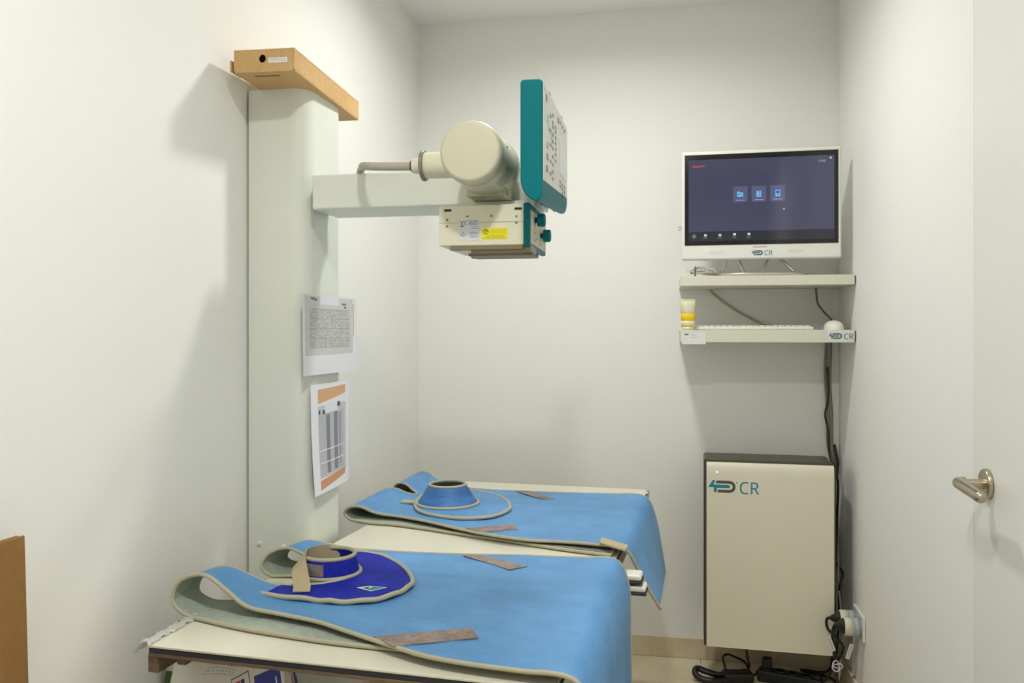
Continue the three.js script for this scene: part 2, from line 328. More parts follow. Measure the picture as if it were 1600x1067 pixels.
  part(col2, 'filter_plate', bx(-0.424, -0.284, 1.462, 1.468, 1.752, 1.84, 0.001), M.bronzeDark);
  part(col2, 'filter_holder', bx(-0.42, -0.288, 1.467, 1.4845, 1.758, 1.836, 0.001), M.bronze);
  // control panel facing right
  const px0 = -0.288, px1 = -0.243, py0 = 1.557, py1 = 1.799, pZ0 = 1.63, pZ1 = 2.03;
  const ps = new THREE.Shape(); const br = 0.03, tr = 0.008;
  ps.moveTo(px0 + tr, py1); ps.lineTo(px1 - tr, py1); ps.absarc(px1 - tr, py1 - tr, tr, Math.PI / 2, 0, true); ps.lineTo(px1, py0 + 0.034); ps.quadraticCurveTo(px1, py0, px1 - 0.012, py0); ps.lineTo(px0 + br, py0); ps.quadraticCurveTo(px0, py0 + 0.012, px0, py0 + 0.05); ps.lineTo(px0, py1 - tr); ps.absarc(px0 + tr, py1 - tr, tr, Math.PI, Math.PI / 2, true);
  const pg = new THREE.ExtrudeGeometry(ps, { depth: pZ1 - pZ0, bevelEnabled: true, bevelSize: 0.004, bevelThickness: 0.006, bevelOffset: -0.004, bevelSegments: 4, curveSegments: 10 }); pg.translate(0, 0, -pZ1);
  const rise = g => { const p = g.attributes.position; for (let i = 0; i < p.count; i++) p.setY(i, p.getY(i) + (-p.getZ(i) - pZ0) * 0.075 * Math.max(0, 1 - (p.getY(i) - py0) / 0.24)); g.computeVertexNormals(); return g; };   // the underside rises a little to the back
  const pan = part(t, 'control_panel', rise(pg), M.teal);
  part(pan, 'bracket', bx(-0.296, px0 + 0.002, 1.605, 1.67, 1.92, 2.04, 0.001), M.teal);
  part(pan, 'face_plate', rise(bx(px1 - 0.001, px1 + 0.0014, py0 + 0.042, py1 - 0.006, pZ0 + 0.004, pZ1 - 0.008, 0)), M.plateWhite);
  const fx = px1 + 0.0013;
  const face = (n, y0, y1, Z0, Z1, m, d = 0.0008) => part(pan, n, bx(fx, fx + d, y0, y1, Z0, Z1, 0), m);
  const gm = mat(0x8f9590, 0.5), tm = mat(0x9fd0c8, 0.5), sc = mat(0xc6cdd2, 0.15), rm = mat(0xd9a69a, 0.5);
  face('display', 1.66, 1.735, 1.875, 1.995, sc, 0.001);
  const dots = [];
  for (const [Z, ys] of [[1.66, [1.768, 1.775]], [1.72, [1.75, 1.72, 1.69, 1.655, 1.63]], [1.755, [1.76, 1.745, 1.735, 1.72, 1.705, 1.69, 1.672, 1.655, 1.64, 1.625]], [1.80, [1.745, 1.735, 1.722, 1.71, 1.698, 1.686, 1.672]], [1.845, [1.775, 1.77]], [1.88, [1.775, 1.64, 1.63]], [1.92, [1.775, 1.64, 1.63, 1.62]], [1.96, [1.775, 1.64, 1.63, 1.62]]]) for (const y of ys) dots.push([Z, y]);
  for (const [Z, y] of dots) face('button', y - 0.003, y + 0.003, Z, Z + 0.016, gm, 0.0012);
  for (const [y, Z, m] of [[1.735, 1.675, tm], [1.72, 1.69, tm], [1.71, 1.735, tm], [1.68, 1.672, rm], [1.655, 1.67, gm], [1.63, 1.665, gm]]) face('button', y - 0.006, y + 0.006, Z, Z + 0.02, m, 0.0014);
  for (const Z of [1.74, 1.94]) part(pan, 'clip', bx(px1 - 0.012, px1 - 0.002, py1 - 0.003, py1 + 0.006, Z, Z + 0.02, 0.002), M.tealDark);
  for (const Z of [1.73, 1.93]) part(pan, 'seam', rise(tube([V(px0 + 0.012, py0 + 0.014, Z), V(px0 + 0.026, py0 + 0.001, Z), V(px1 - 0.018, py0 - 0.0006, Z), V(px1 - 0.005, py0 + 0.009, Z), V(px1 - 0.001, py0 + 0.03, Z)], 0.0011, 20, false, 6)), M.tealDark);
  part(pan, 'latch', [bx(px0 - 0.008, px0 + 0.001, 1.685, 1.697, 1.69, 1.71, 0.002), bx(px0 - 0.006, px0 + 0.001, 1.675, 1.683, 1.695, 1.705, 0.001)], M.brass);
}
// cardboard box resting on top of the column
{
  const t = thing('cardboard_box', 'long flat brown cardboard box resting on top of the white column', 'box', [-0.93, colTop, 2.03]);
  t.userData.localSpace = true; t.rotation.y = 0.045;
  const w = 0.148, h = 0.053, d = 0.46, c = 0.004, oz = 0.012;
  const L = (x0, x1, y0, y1, z0, z1) => { const g = new RoundedBoxGeometry(x1 - x0, y1 - y0, z1 - z0, 1, 0.0008); g.translate((x0 + x1) / 2, (y0 + y1) / 2, (z0 + z1) / 2 + oz); return metreUV(g, 3); };
  const b = part(t, 'carton_body', [L(-w / 2, w / 2, 0, c, -d / 2, d / 2 - c), L(-w / 2, w / 2, h - c, h, -d / 2, d / 2), L(-w / 2, -w / 2 + c, c, h - c, -d / 2, d / 2), L(w / 2 - c, w / 2, c, h - c, -d / 2, d / 2), L(-w / 2 + c, w / 2 - c, c, h - c, -d / 2, -d / 2 + c)], M.card);
  const es = new THREE.Shape(); es.moveTo(-w / 2 + c, 0); es.lineTo(w / 2 - c, 0); es.lineTo(w / 2 - c, h - c); es.lineTo(-w / 2 + c, h - c); es.closePath();
  const ho = new THREE.Path(); ho.absellipse(-0.004, 0.031, 0.0085, 0.0095, 0, Math.PI * 2); es.holes.push(ho);
  const eg = new THREE.ExtrudeGeometry(es, { depth: c, bevelEnabled: false, curveSegments: 16 }); eg.translate(0, 0, d / 2 - c + oz);
  const uv = eg.attributes.uv; for (let i = 0; i < uv.count; i++) uv.setXY(i, uv.getX(i) * 3, uv.getY(i) * 3);
  const e = part(t, 'end_flap', eg, M.card);
  const lab = new THREE.BoxGeometry(0.046, 0.012, 0.0006).translate(0.034, 0.026, d / 2 + 0.0003 + oz);
  part(e, 'address_label', lab, mat(0xffffff, 0.6, { map: canvasTex(256, 64, (g, w, h) => { g.fillStyle = '#e9e8e6'; g.fillRect(0, 0, w, h); g.fillStyle = '#9a9aa0'; for (const y of [12, 26, 40]) for (let x = 14; x < w - 30;) { const l = 8 + rnd() * 30; g.fillRect(x, y, l, 5); x += l + 6; } }) }), 'small white printed label');
  part(b, 'finger_slot', new THREE.BoxGeometry(0.06, 0.0012, 0.006).translate(-0.005, -0.0001, d / 2 - 0.03 + oz), M.cardDark);
  part(t, 'side_flap', L(-w / 2 - 0.01, -w / 2 - 0.006, 0.004, 0.03, 0.18, d / 2), M.card);
}
console.log('machine');

// ---------------------------------------------------------------- printed sheets taped to the column
function sheet(name, label, Z0, Z1, y0, y1, xf, tex) {
  const n = 14, m = 10, pos = [], uv = [], idx = [];
  for (let j = 0; j <= m; j++) for (let i = 0; i <= n; i++) {
    const u = i / n, v = j / m; pos.push(xf(u, v), y0 + (y1 - y0) * v, -(Z0 + (Z1 - Z0) * u)); uv.push(u, v);
  }
  for (let j = 0; j < m; j++) for (let i = 0; i < n; i++) { const a = j * (n + 1) + i; idx.push(a, a + 1, a + n + 2, a, a + n + 2, a + n + 1); }
  const g = new THREE.BufferGeometry(); g.setAttribute('position', new THREE.Float32BufferAttribute(pos, 3)); g.setAttribute('uv', new THREE.Float32BufferAttribute(uv, 2)); g.setIndex(idx); g.computeVertexNormals();
  return solo(name, g, mat(0xffffff, 0.8, { map: tex, side: THREE.DoubleSide }), label, 'paper', 'printed sheets on the column');
}
sheet('printed_sheet', 'landscape printed sheet with a grey grid table, upper one on the column', 1.885, 2.225, 1.19, 1.392, (u, v) => -0.869 + 0.006 * Math.sin(u * 3.1) * (1 - v) + 0.01 * Math.max(0, 0.25 - u) * (1 - v) + 0.006 * u, canvasTex(512, 340, (g, w, h) => {
  g.fillStyle = '#e9e9ee'; g.fillRect(0, 0, w, h); g.fillStyle = '#d0d0ce'; g.fillRect(18, 8, w - 60, 250); g.fillStyle = '#e2e2e8'; g.fillRect(150, 0, 180, 42); g.fillStyle = '#d8bda6'; g.fillRect(w - 40, 30, 12, 150);
  g.fillStyle = '#77777a'; for (const [x, y, l] of [[70, 14, 34], [104, 18, 20], [360, 30, 40], [380, 44, 24]]) g.fillRect(x, y, l, 9);
  g.strokeStyle = '#6a6a70'; g.lineWidth = 1.6; for (let i = 0; i <= 16; i++) { g.globalAlpha = i % 4 ? 0.55 : 0.95; const x = 64 + i * 23; g.beginPath(); g.moveTo(x, 62); g.lineTo(x, 226); g.stroke(); }
  for (let j = 0; j <= 20; j++) { g.globalAlpha = j % 5 ? 0.5 : 0.95; const y = 62 + j * 8.2; g.beginPath(); g.moveTo(64, y); g.lineTo(432, y); g.stroke(); }
  g.globalAlpha = 0.5; g.fillStyle = '#66666c'; for (let i = 0; i < 16; i++) for (let j = 0; j < 20; j++) if (rnd() < 0.6) g.fillRect(68 + i * 23, 65 + j * 8.2, 6 + rnd() * 10, 3); g.globalAlpha = 1;
}));
sheet('printed_sheet', 'portrait printed sheet with orange bands and grey columns, lower one on the column', 1.935, 2.185, 0.888, 1.165, (u, v) => -0.87 + 0.004 * Math.sin(u * 3.1) + 0.012 * (1 - v) * (1 - v) * (1 - u), canvasTex(384, 440, (g, w, h) => {
  g.fillStyle = '#ececf0'; g.fillRect(0, 0, w, h); g.fillStyle = '#c9c9ce'; g.fillRect(60, 90, w - 100, 290);
  g.fillStyle = '#dcae84'; g.beginPath(); g.moveTo(60, 22); g.lineTo(340, 16); g.lineTo(340, 52); g.lineTo(60, 80); g.fill();
  g.fillStyle = '#d39a78'; g.beginPath(); g.moveTo(60, 388); g.lineTo(335, 372); g.lineTo(335, 400); g.lineTo(60, 426); g.fill();
  g.fillStyle = '#e6e6ec'; g.fillRect(120, 84, 130, 38); g.fillStyle = '#55555a'; g.fillRect(66, 106, 14, 16); g.fillRect(100, 108, 22, 16); g.fillRect(246, 84, 32, 20);
  g.fillStyle = '#8c8c94'; g.fillRect(132, 128, 36, 240); g.fillRect(208, 124, 40, 240); g.fillStyle = '#a9a9b0'; g.fillRect(262, 130, 26, 220);
  g.strokeStyle = '#76767e'; g.lineWidth = 1.4; g.globalAlpha = 0.6; for (let j = 0; j < 44; j++) { const y = 126 + j * 5.6; g.beginPath(); g.moveTo(64, y); g.lineTo(316, y - 4); g.stroke(); } g.globalAlpha = 1;
  g.fillStyle = '#e8e8ee'; g.fillRect(64, 268, 252, 4); g.fillRect(64, 318, 252, 4);
}));

// ---------------------------------------------------------------- table (turned a little to the room)
const TH = 0.061, TY = 0.75;                                // turn (rad), top height
const tl = (u, v) => [-0.895 + u * Math.cos(TH) + v * Math.sin(TH), 1.314 - u * Math.sin(TH) + v * Math.cos(TH)];   // u across, v along
const TW = 0.727, TL = 1.655;
function tbox(u0, u1, y0, y1, v0, v1, r = 0.002, seg = 2) { const g = bx(u0, u1, y0, y1, v0, v1, r, seg); g.rotateY(-TH); g.translate(-0.895, 0, -1.314); return g; }
{
  const [bx0, bz0] = tl(TW / 2, TL / 2);
  const t = thing('x_ray_table', 'long white laminate x-ray table with dark edges under the blue aprons', 'table', [bx0, 0, bz0]);
  const top = part(t, 'tabletop', tbox(0, TW, TY - 0.004, TY, 0, TL, 0.001), M.laminate);
  part(top, 'edge_band', tbox(0.0015, TW - 0.0015, TY - 0.014, TY - 0.004, 0.0015, TL - 0.0015, 0.0008), M.navyEdge);
  part(top, 'core', tbox(0.001, TW - 0.001, TY - 0.02, TY - 0.014, 0.001, TL - 0.001, 0.0008), M.wood);
  part(t, 'batten', tbox(-0.004, 0.018, TY - 0.05, TY - 0.02, 0.006, TL - 0.05), M.wood);
  part(t, 'batten', tbox(0.05, 0.068, TY - 0.034, TY - 0.02, 0.012, TL - 0.05), M.wood);
  part(t, 'batten', tbox(TW - 0.1, TW - 0.07, TY - 0.05, TY - 0.02, 0.02, TL - 0.02), M.wood);
  part(t, 'end_rail', tbox(TW - 0.002, TW + 0.006, TY - 0.035, TY + 0.001, TL - 0.06, TL, 0.002), M.steel);
  part(t, 'side_frame', tbox(TW - 0.06, TW - 0.002, TY - 0.06, TY - 0.021, 0.77, 1.5, 0.004), M.whitePlastic);
  for (const [y, e] of [[0.708, 0.066], [0.682, 0.076]]) {
    const h = part(t, 'pull_handle', tbox(0.5, TW + e, y + 0.006, y + 0.02, 0.7, 0.752, 0.006, 3), M.whitePlastic);
    part(h, 'edge_trim', tbox(0.499, TW + e + 0.002, y - 0.001, y + 0.0065, 0.698, 0.754, 0.0035, 3), M.dark);
  }
  part(t, 'hanger', tbox(0.52, 0.56, 0.68, TY - 0.02, 0.71, 0.745), M.whitePlastic);
  for (const v of [0.35, 1.4]) { part(t, 'pedestal', tbox(0.36, 0.46, 0.02, TY - 0.02, v - 0.06, v + 0.06, 0.006), M.colWhite); part(t, 'foot', tbox(0.16, 0.66, 0, 0.03, v - 0.06, v + 0.06, 0.008), M.colWhite); }
}
// strip of loose film along the left edge of the table
{
  const pos = [], idx = [], n = 24, m = 5;
  for (let i = 0; i <= n; i++) for (let j = 0; j <= m; j++) {
    const v = -0.005 + 0.15 * i / n, q = j / m, wob = 0.004 * Math.sin(i * 1.7 + j) + 0.003 * Math.sin(i * 0.61 + 2 * j);
    const [x, z] = tl(0.006 - 0.032 * q + wob * 0.5, v); pos.push(x, TY + 0.0015 + 0.008 * Math.sin(q * 3.1) + 0.6 * Math.abs(wob) - 0.02 * q * q, -z);
  }
  for (let i = 0; i < n; i++) for (let j = 0; j < m; j++) { const a = i * (m + 1) + j; idx.push(a, a + 1, a + m + 2, a, a + m + 2, a + m + 1); }
  const g = new THREE.BufferGeometry(); g.setAttribute('position', new THREE.Float32BufferAttribute(pos, 3)); g.setIndex(idx); g.computeVertexNormals();
  solo('plastic_film', g, M.film, 'crumpled translucent plastic film along the left table edge', 'film');
}
// sacks stored under the near end of the table
function sack(name, label, x0, x1, y1, Z0, Z1, tex) {
  const g = new THREE.BoxGeometry(x1 - x0, y1, Z1 - Z0, 14, 24, 8), p = g.attributes.position, w = (x1 - x0) / 2, d = (Z1 - Z0) / 2;
  for (let i = 0; i < p.count; i++) {
    let x = p.getX(i), y = p.getY(i) + y1 / 2, z = p.getZ(i); const k = y / y1;
    const f = 1 - 0.12 * Math.pow(Math.abs(2 * k - 1), 4), pin = k > 0.8 ? 1 - (k - 0.8) * 2.6 : 1;
    z = z * f * pin * (1 - 0.3 * Math.pow(Math.abs(x / w), 3)); x = x * f; z += 0.006 * Math.sin(x * 60 + y * 17) * (z > 0 ? 1 : 0.5); p.setXYZ(i, x + (x0 + x1) / 2, y, z - (Z0 + Z1) / 2);
  }
  g.computeVertexNormals(); return solo(name, g, mat(0xffffff, 0.45, { map: tex }), label, 'sack', 'sacks under the table');
}
sack('paper_sack', 'white sack printed with blue and red panels, standing under the table', -0.925, -0.68, 0.697, 1.38, 1.5, canvasTex(512, 1024, (g, w, h) => {
  g.fillStyle = '#e4e3dc'; g.fillRect(0, 0, w, h); g.fillStyle = '#aab0b8'; for (let j = 0; j < 5; j++) for (let x = 190; x < 320;) { const l = 5 + rnd() * 16; g.fillRect(x - j * 6, 12 + j * 8, Math.min(l, 320 - x), 2.5); x += l + 6; }
  g.fillStyle = '#d98f8a'; for (let x = 340; x < 420; x += 12) g.fillRect(x, 12 + (x % 3), 8, 4);
  g.save(); g.translate(335, 56); g.rotate(-0.35); g.strokeStyle = '#555a66'; g.lineWidth = 3; g.strokeRect(-44, -16, 86, 110); g.fillStyle = '#c9353c'; g.fillRect(-26, -4, 26, 40); g.fillStyle = '#28337a'; g.fillRect(4, -4, 16, 40); g.restore();
  g.save(); g.translate(450, 44); g.rotate(-0.22); g.fillStyle = '#26339a'; g.fillRect(-54, -16, 100, 130); g.fillStyle = '#dfe2ee'; g.fillRect(22, 6, 6, 26); g.restore();
  g.fillStyle = '#26339a'; g.fillRect(0, 560, w, 240);
}));
sack('paper_sack', 'cream sack with a dark green band, beside the wall under the table', -1.025, -0.82, 0.69, 1.53, 1.66, canvasTex(256, 512, (g, w, h) => { g.fillStyle = '#d9d4bd'; g.fillRect(0, 0, w, h); g.fillStyle = '#3c6b35'; g.beginPath(); g.moveTo(0, 70); g.lineTo(w, 46); g.lineTo(w, 66); g.lineTo(0, 90); g.fill(); g.fillRect(0, 200, w, 120); }));
console.log('table');

// ---------------------------------------------------------------- lead aprons: a long cloth folded at the shoulders
// near and far: edge stations [x, y, Z] from the hanging hem over the table top, round the shoulder fold and back underneath; hole: [first, last station], near and far fraction
function cloth(name, label, near, far, hole, group) {
  const N = 150, Wn = 24;
  const cn = new THREE.CatmullRomCurve3(near.map(p => V(...p)), false, 'centripetal'), cf = new THREE.CatmullRomCurve3(far.map(p => V(...p)), false, 'centripetal');
  const ns = near.length - 1;
  const t = thing(name, label, 'lead apron', [near[4][0] - 0.3, near[4][1] - 0.02, (near[4][2] + far[4][2]) / 2], group);
  const mid = (hole[2] + hole[3]) / 2;
  const hEdge = (s) => { const a = (s - hole[0]) / (hole[1] - hole[0]); if (a <= 0 || a >= 1) return [mid, mid]; const k = Math.pow(Math.sin(Math.PI * a), 0.45); return [mid - (mid - hole[2]) * k, mid + (hole[3] - mid) * k]; };
  const strips = [0, 1].map(side => {
    const pos = [], uv = [], idx = [];
    for (let i = 0; i <= N; i++) {
      const s = i / N * ns, a = cn.getPoint(i / N), b = cf.getPoint(i / N), h = hEdge(s), f0 = side ? h[1] : 0, f1 = side ? 1 : h[0];
      for (let j = 0; j <= Wn; j++) {
        const f = f0 + (f1 - f0) * j / Wn, p = a.clone().lerp(b, f);
        const ripple = 0.0006 * Math.sin(s * 2.1 + f * 9) + 0.0005 * Math.sin(s * 5 - f * 14);
        pos.push(p.x, p.y + ripple, p.z); uv.push(s * 0.14, f * 0.9);
      }
    }
    for (let i = 0; i < N; i++) for (let j = 0; j < Wn; j++) { const a = i * (Wn + 1) + j; idx.push(a, a + Wn + 1, a + Wn + 2, a, a + Wn + 2, a + 1); }
    const g = new THREE.BufferGeometry(); g.setAttribute('position', new THREE.Float32BufferAttribute(pos, 3)); g.setAttribute('uv', new THREE.Float32BufferAttribute(uv, 2)); g.setIndex(idx); g.computeVertexNormals(); return g;
  });
  // make sure the normals of the top layer look up, so that "outer" is the blue side
  const probe = strips[0].attributes.normal.getY(Math.round(N * 5 / ns) * (Wn + 1) + 2), sgn = probe > 0 ? 1 : -1;
  const shift = (g, d) => { const h = g.clone(), p = h.attributes.position, n = h.attributes.normal; for (let i = 0; i < p.count; i++) p.setXYZ(i, p.getX(i) + n.getX(i) * d * sgn, p.getY(i) + n.getY(i) * d * sgn, p.getZ(i) + n.getZ(i) * d * sgn); return h; };
  part(t, 'outer_cloth', strips.map(g => shift(g, 0.0018)), M.apron);
  part(t, 'lining', strips.map(g => shift(g, -0.0018)), M.lining);
  // binding along all edges
  const edge = (fn, a = 0, b = 1) => { const pts = []; for (let i = 0; i <= 60; i++) pts.push(fn(a + (b - a) * i / 60)); return pts; };
  const bind = [tube(edge(u => cn.getPoint(u)), 0.0042, 150, false, 8), tube(edge(u => cf.getPoint(u)), 0.0042, 150, false, 8)];
  const p0 = cn.getPoint(0), q0 = cf.getPoint(0), p1 = cn.getPoint(1), q1 = cf.getPoint(1);
  bind.push(tube([p0, p0.clone().lerp(q0, 0.5), q0], 0.0042, 12), tube([p1, p1.clone().lerp(q1, 0.5), q1], 0.0042, 12));
  for (const k of [0, 1]) bind.push(tube(edge(u => cn.getPoint(u).lerp(cf.getPoint(u), hEdge(u * ns)[k]), hole[0] / ns, hole[1] / ns), 0.0036, 90, false, 8));
  part(t, 'binding', bind, M.binding);
  return t;
}
// flat patch with four corners [x, Z] at height y
function patch(parent, name, q, y, m, th = 0.0016) {
  const s = new THREE.Shape(); q.forEach((p, i) => i ? s.lineTo(p[0], p[1]) : s.moveTo(p[0], p[1])); s.closePath();
  const g = new THREE.ExtrudeGeometry(s, { depth: th, bevelEnabled: false }); g.rotateX(-Math.PI / 2); g.translate(0, y, 0);
  const uv = g.attributes.uv; for (let i = 0; i < uv.count; i++) uv.setXY(i, uv.getX(i) * 6, uv.getY(i) * 6);
  return part(parent, name, g, m);
}
const yT = 0.768, yB = 0.7555;
const apron1 = cloth('lead_apron', 'blue lead apron on the near half of the table under the royal blue collar', [
  [-0.098, 0.40, 1.275], [-0.104, 0.60, 1.272], [-0.113, 0.715, 1.272], [-0.14, yT - 0.004, 1.272], [-0.23, yT, 1.282], [-0.31, yT, 1.293], [-0.39, yT, 1.312], [-0.47, yT, 1.35], [-0.55, yT + 0.001, 1.388], [-0.63, yT + 0.003, 1.424], [-0.72, yT + 0.004, 1.448],
  [-0.785, 0.778, 1.458], [-0.835, 0.805, 1.467], [-0.885, 0.828, 1.475], [-0.935, 0.812, 1.472], [-0.945, 0.778, 1.466], [-0.915, 0.758, 1.455], [-0.85, yB, 1.432], [-0.76, yB, 1.405], [-0.66, yB, 1.385], [-0.58, yB, 1.372], [-0.46, yB, 1.362], [-0.3, yB, 1.35], [-0.2, yB, 1.35]], [
  [-0.084, 0.40, 1.955], [-0.087, 0.60, 1.955], [-0.092, 0.715, 1.952], [-0.117, yT - 0.003, 1.95], [-0.2, yT, 1.945], [-0.28, yT, 1.94], [-0.36, yT, 1.938], [-0.45, yT, 1.925], [-0.54, yT, 1.918], [-0.63, yT, 1.915], [-0.7, yT + 0.001, 1.915],
  [-0.75, 0.774, 1.90], [-0.79, 0.79, 1.87], [-0.83, 0.806, 1.84], [-0.868, 0.793, 1.82], [-0.876, 0.774, 1.81], [-0.858, 0.758, 1.82], [-0.8, yB, 1.87], [-0.74, yB, 1.90], [-0.66, yB, 1.905], [-0.58, yB, 1.91], [-0.46, yB, 1.915], [-0.3, yB, 1.92], [-0.2, yB, 1.92]],
  [9.9, 18.3, 0.19, 0.76], 'lead aprons on the table');
patch(apron1, 'velcro_patch', [[-0.50, 1.368], [-0.345, 1.442], [-0.32, 1.398], [-0.452, 1.333]], yT + 0.0028, M.velcro);
patch(apron1, 'velcro_patch', [[-0.475, 1.905], [-0.435, 1.915], [-0.31, 1.842], [-0.345, 1.81]], yT + 0.0028, M.velcro);
const apron2 = cloth('lead_apron', 'blue lead apron on the far half of the table under the pale blue collar', [
  [-0.018, 0.605, 2.115], [-0.045, 0.655, 2.098], [-0.075, 0.715, 2.08], [-0.102, yT - 0.006, 2.06], [-0.18, yT, 2.075], [-0.26, yT, 2.085], [-0.34, yT, 2.087], [-0.42, yT + 0.001, 2.105], [-0.5, yT + 0.001, 2.14], [-0.59, yT + 0.002, 2.19], [-0.67, yT + 0.003, 2.235],
  [-0.76, yT + 0.003, 2.275], [-0.83, 0.776, 2.285], [-0.876, 0.79, 2.29], [-0.91, 0.788, 2.288], [-0.922, 0.772, 2.285], [-0.905, 0.758, 2.275], [-0.85, yB, 2.25], [-0.76, yB, 2.24], [-0.66, yB, 2.21], [-0.58, yB, 2.18], [-0.4, yB, 2.115], [-0.25, yB, 2.06], [-0.135, yB, 2.03]], [
  [-0.008, 0.51, 2.76], [-0.022, 0.60, 2.755], [-0.042, 0.70, 2.745], [-0.072, yT - 0.006, 2.73], [-0.18, yT, 2.725], [-0.26, yT, 2.72], [-0.34, yT, 2.715], [-0.42, yT, 2.715], [-0.5, yT, 2.715], [-0.59, yT, 2.72], [-0.67, yT, 2.74],
  [-0.75, yT + 0.003, 2.78], [-0.80, 0.785, 2.81], [-0.835, 0.80, 2.83], [-0.868, 0.796, 2.84], [-0.88, 0.776, 2.84], [-0.865, 0.759, 2.83], [-0.8, yB, 2.79], [-0.74, yB, 2.76], [-0.66, yB, 2.74], [-0.58, yB, 2.73], [-0.4, yB, 2.72], [-0.25, yB, 2.71], [-0.135, yB, 2.71]],
  [11.6, 17, 0.47, 0.64], 'lead aprons on the table');
patch(apron2, 'velcro_patch', [[-0.53, 2.168], [-0.41, 2.235], [-0.392, 2.18], [-0.48, 2.135]], yT + 0.0028, M.velcro);
patch(apron2, 'velcro_patch', [[-0.495, 2.70], [-0.46, 2.712], [-0.35, 2.60], [-0.385, 2.585]], yT + 0.0028, M.velcro);
patch(apron2, 'strap_tab', [[-0.165, 2.115], [-0.095, 2.045], [-0.10, 2.0], [-0.165, 2.06]], yT + 0.006, M.strap, 0.004);
patch(apron2, 'velcro_patch', [[-0.33, 2.1], [-0.14, 2.05], [-0.135, 2.036], [-0.32, 2.09]], yB + 0.0022, M.velcro);

// ---------------------------------------------------------------- thyroid collars
function smoothOutline(pts, n) { const c = new THREE.CatmullRomCurve3(pts.map(p => new THREE.Vector3(p[0], 0, p[1])), true, 'centripetal'); return c.getPoints(n).slice(0, -1).map(p => [p.x, p.z]); }
function bib(parent, outline, y, m, wave = 0, bindM = M.binding) {
  const q = smoothOutline(outline, 120), s = new THREE.Shape(); q.forEach((p, i) => i ? s.lineTo(p[0], p[1]) : s.moveTo(p[0], p[1])); s.closePath();
  const g = new THREE.ExtrudeGeometry(s, { depth: 0.005, bevelEnabled: false }); g.rotateX(-Math.PI / 2); g.translate(0, y, 0);
  const uv = g.attributes.uv; for (let i = 0; i < uv.count; i++) uv.setXY(i, uv.getX(i) * 4, uv.getY(i) * 4);
  const b = part(parent, 'bib', g, m);
  part(b, 'binding', new THREE.TubeGeometry(new THREE.CatmullRomCurve3(q.map((p, i) => V(p[0], y + 0.003 + wave * Math.sin(i * 0.9), p[1])), true), 240, 0.0052, 8, true), bindM);
  return b;
}
// standing neck band: arc from a0 to a1 round (cx, cZ); angles from +x towards depth
function band(parent, cx, cZ, a0, a1, r0, r1, y0, y1, m, inner, ez = 1) {
  const n = 60, th = 0.004;
  const P = (a, r, y) => V(cx + r * Math.cos(a), y, cZ + r * ez * Math.sin(a));
  const wall = (d) => { const pos = [], uv = [], idx = []; for (let i = 0; i <= n; i++) { const a = a0 + (a1 - a0) * i / n; for (let j = 0; j <= 4; j++) { const k = j / 4, p = P(a, r0 + (r1 - r0) * k + d, y0 + (y1 - y0) * k); pos.push(p.x, p.y, p.z); uv.push(i / n, k * 0.2); } } for (let i = 0; i < n; i++) for (let j = 0; j < 4; j++) { const b = i * 5 + j; idx.push(b, b + 1, b + 6, b, b + 6, b + 5); } const g = new THREE.BufferGeometry(); g.setAttribute('position', new THREE.Float32BufferAttribute(pos, 3)); g.setAttribute('uv', new THREE.Float32BufferAttribute(uv, 2)); g.setIndex(idx); g.computeVertexNormals(); return g; };
  const b = part(parent, 'neck_band', wall(0), m);
  part(b, 'band_lining', wall(-th), inner);
  const ring = (r, y) => { const pts = []; for (let i = 0; i <= 30; i++) pts.push(P(a0 + (a1 - a0) * i / 30, r, y)); return tube(pts, 0.0046, 80, false, 8); };
  part(b, 'binding', [ring(r0 + 0.001, y0 + 0.002), ring(r1 - th / 2, y1)], M.binding);
  return b;
}
function ribbon(pts, dirs, w, th = 0.0022) {
  const n = 40, c = new THREE.CatmullRomCurve3(pts), d = new THREE.CatmullRomCurve3(dirs), pos = [], idx = [];
  for (let i = 0; i <= n; i++) { const u = i / n, p = c.getPoint(u), k = d.getPoint(u).normalize(), t = c.getTangent(u), nn = new THREE.Vector3().crossVectors(t, k).normalize(); for (const [a, b] of [[-1, -1], [1, -1], [1, 1], [-1, 1]]) { const q = p.clone().addScaledVector(k, a * w / 2).addScaledVector(nn, b * th / 2); pos.push(q.x, q.y, q.z); } }
  for (let i = 0; i < n; i++) for (let j = 0; j < 4; j++) { const a = i * 4 + j, b = i * 4 + (j + 1) % 4; idx.push(a, b, b + 4, a, b + 4, a + 4); }
  idx.push(0, 2, 1, 0, 3, 2); const e = n * 4; idx.push(e, e + 1, e + 2, e, e + 2, e + 3);
  const g = new THREE.BufferGeometry(); g.setAttribute('position', new THREE.Float32BufferAttribute(pos, 3)); g.setIndex(idx); const h = g.toNonIndexed(); h.computeVertexNormals(); return metreUV(h, 6);
}
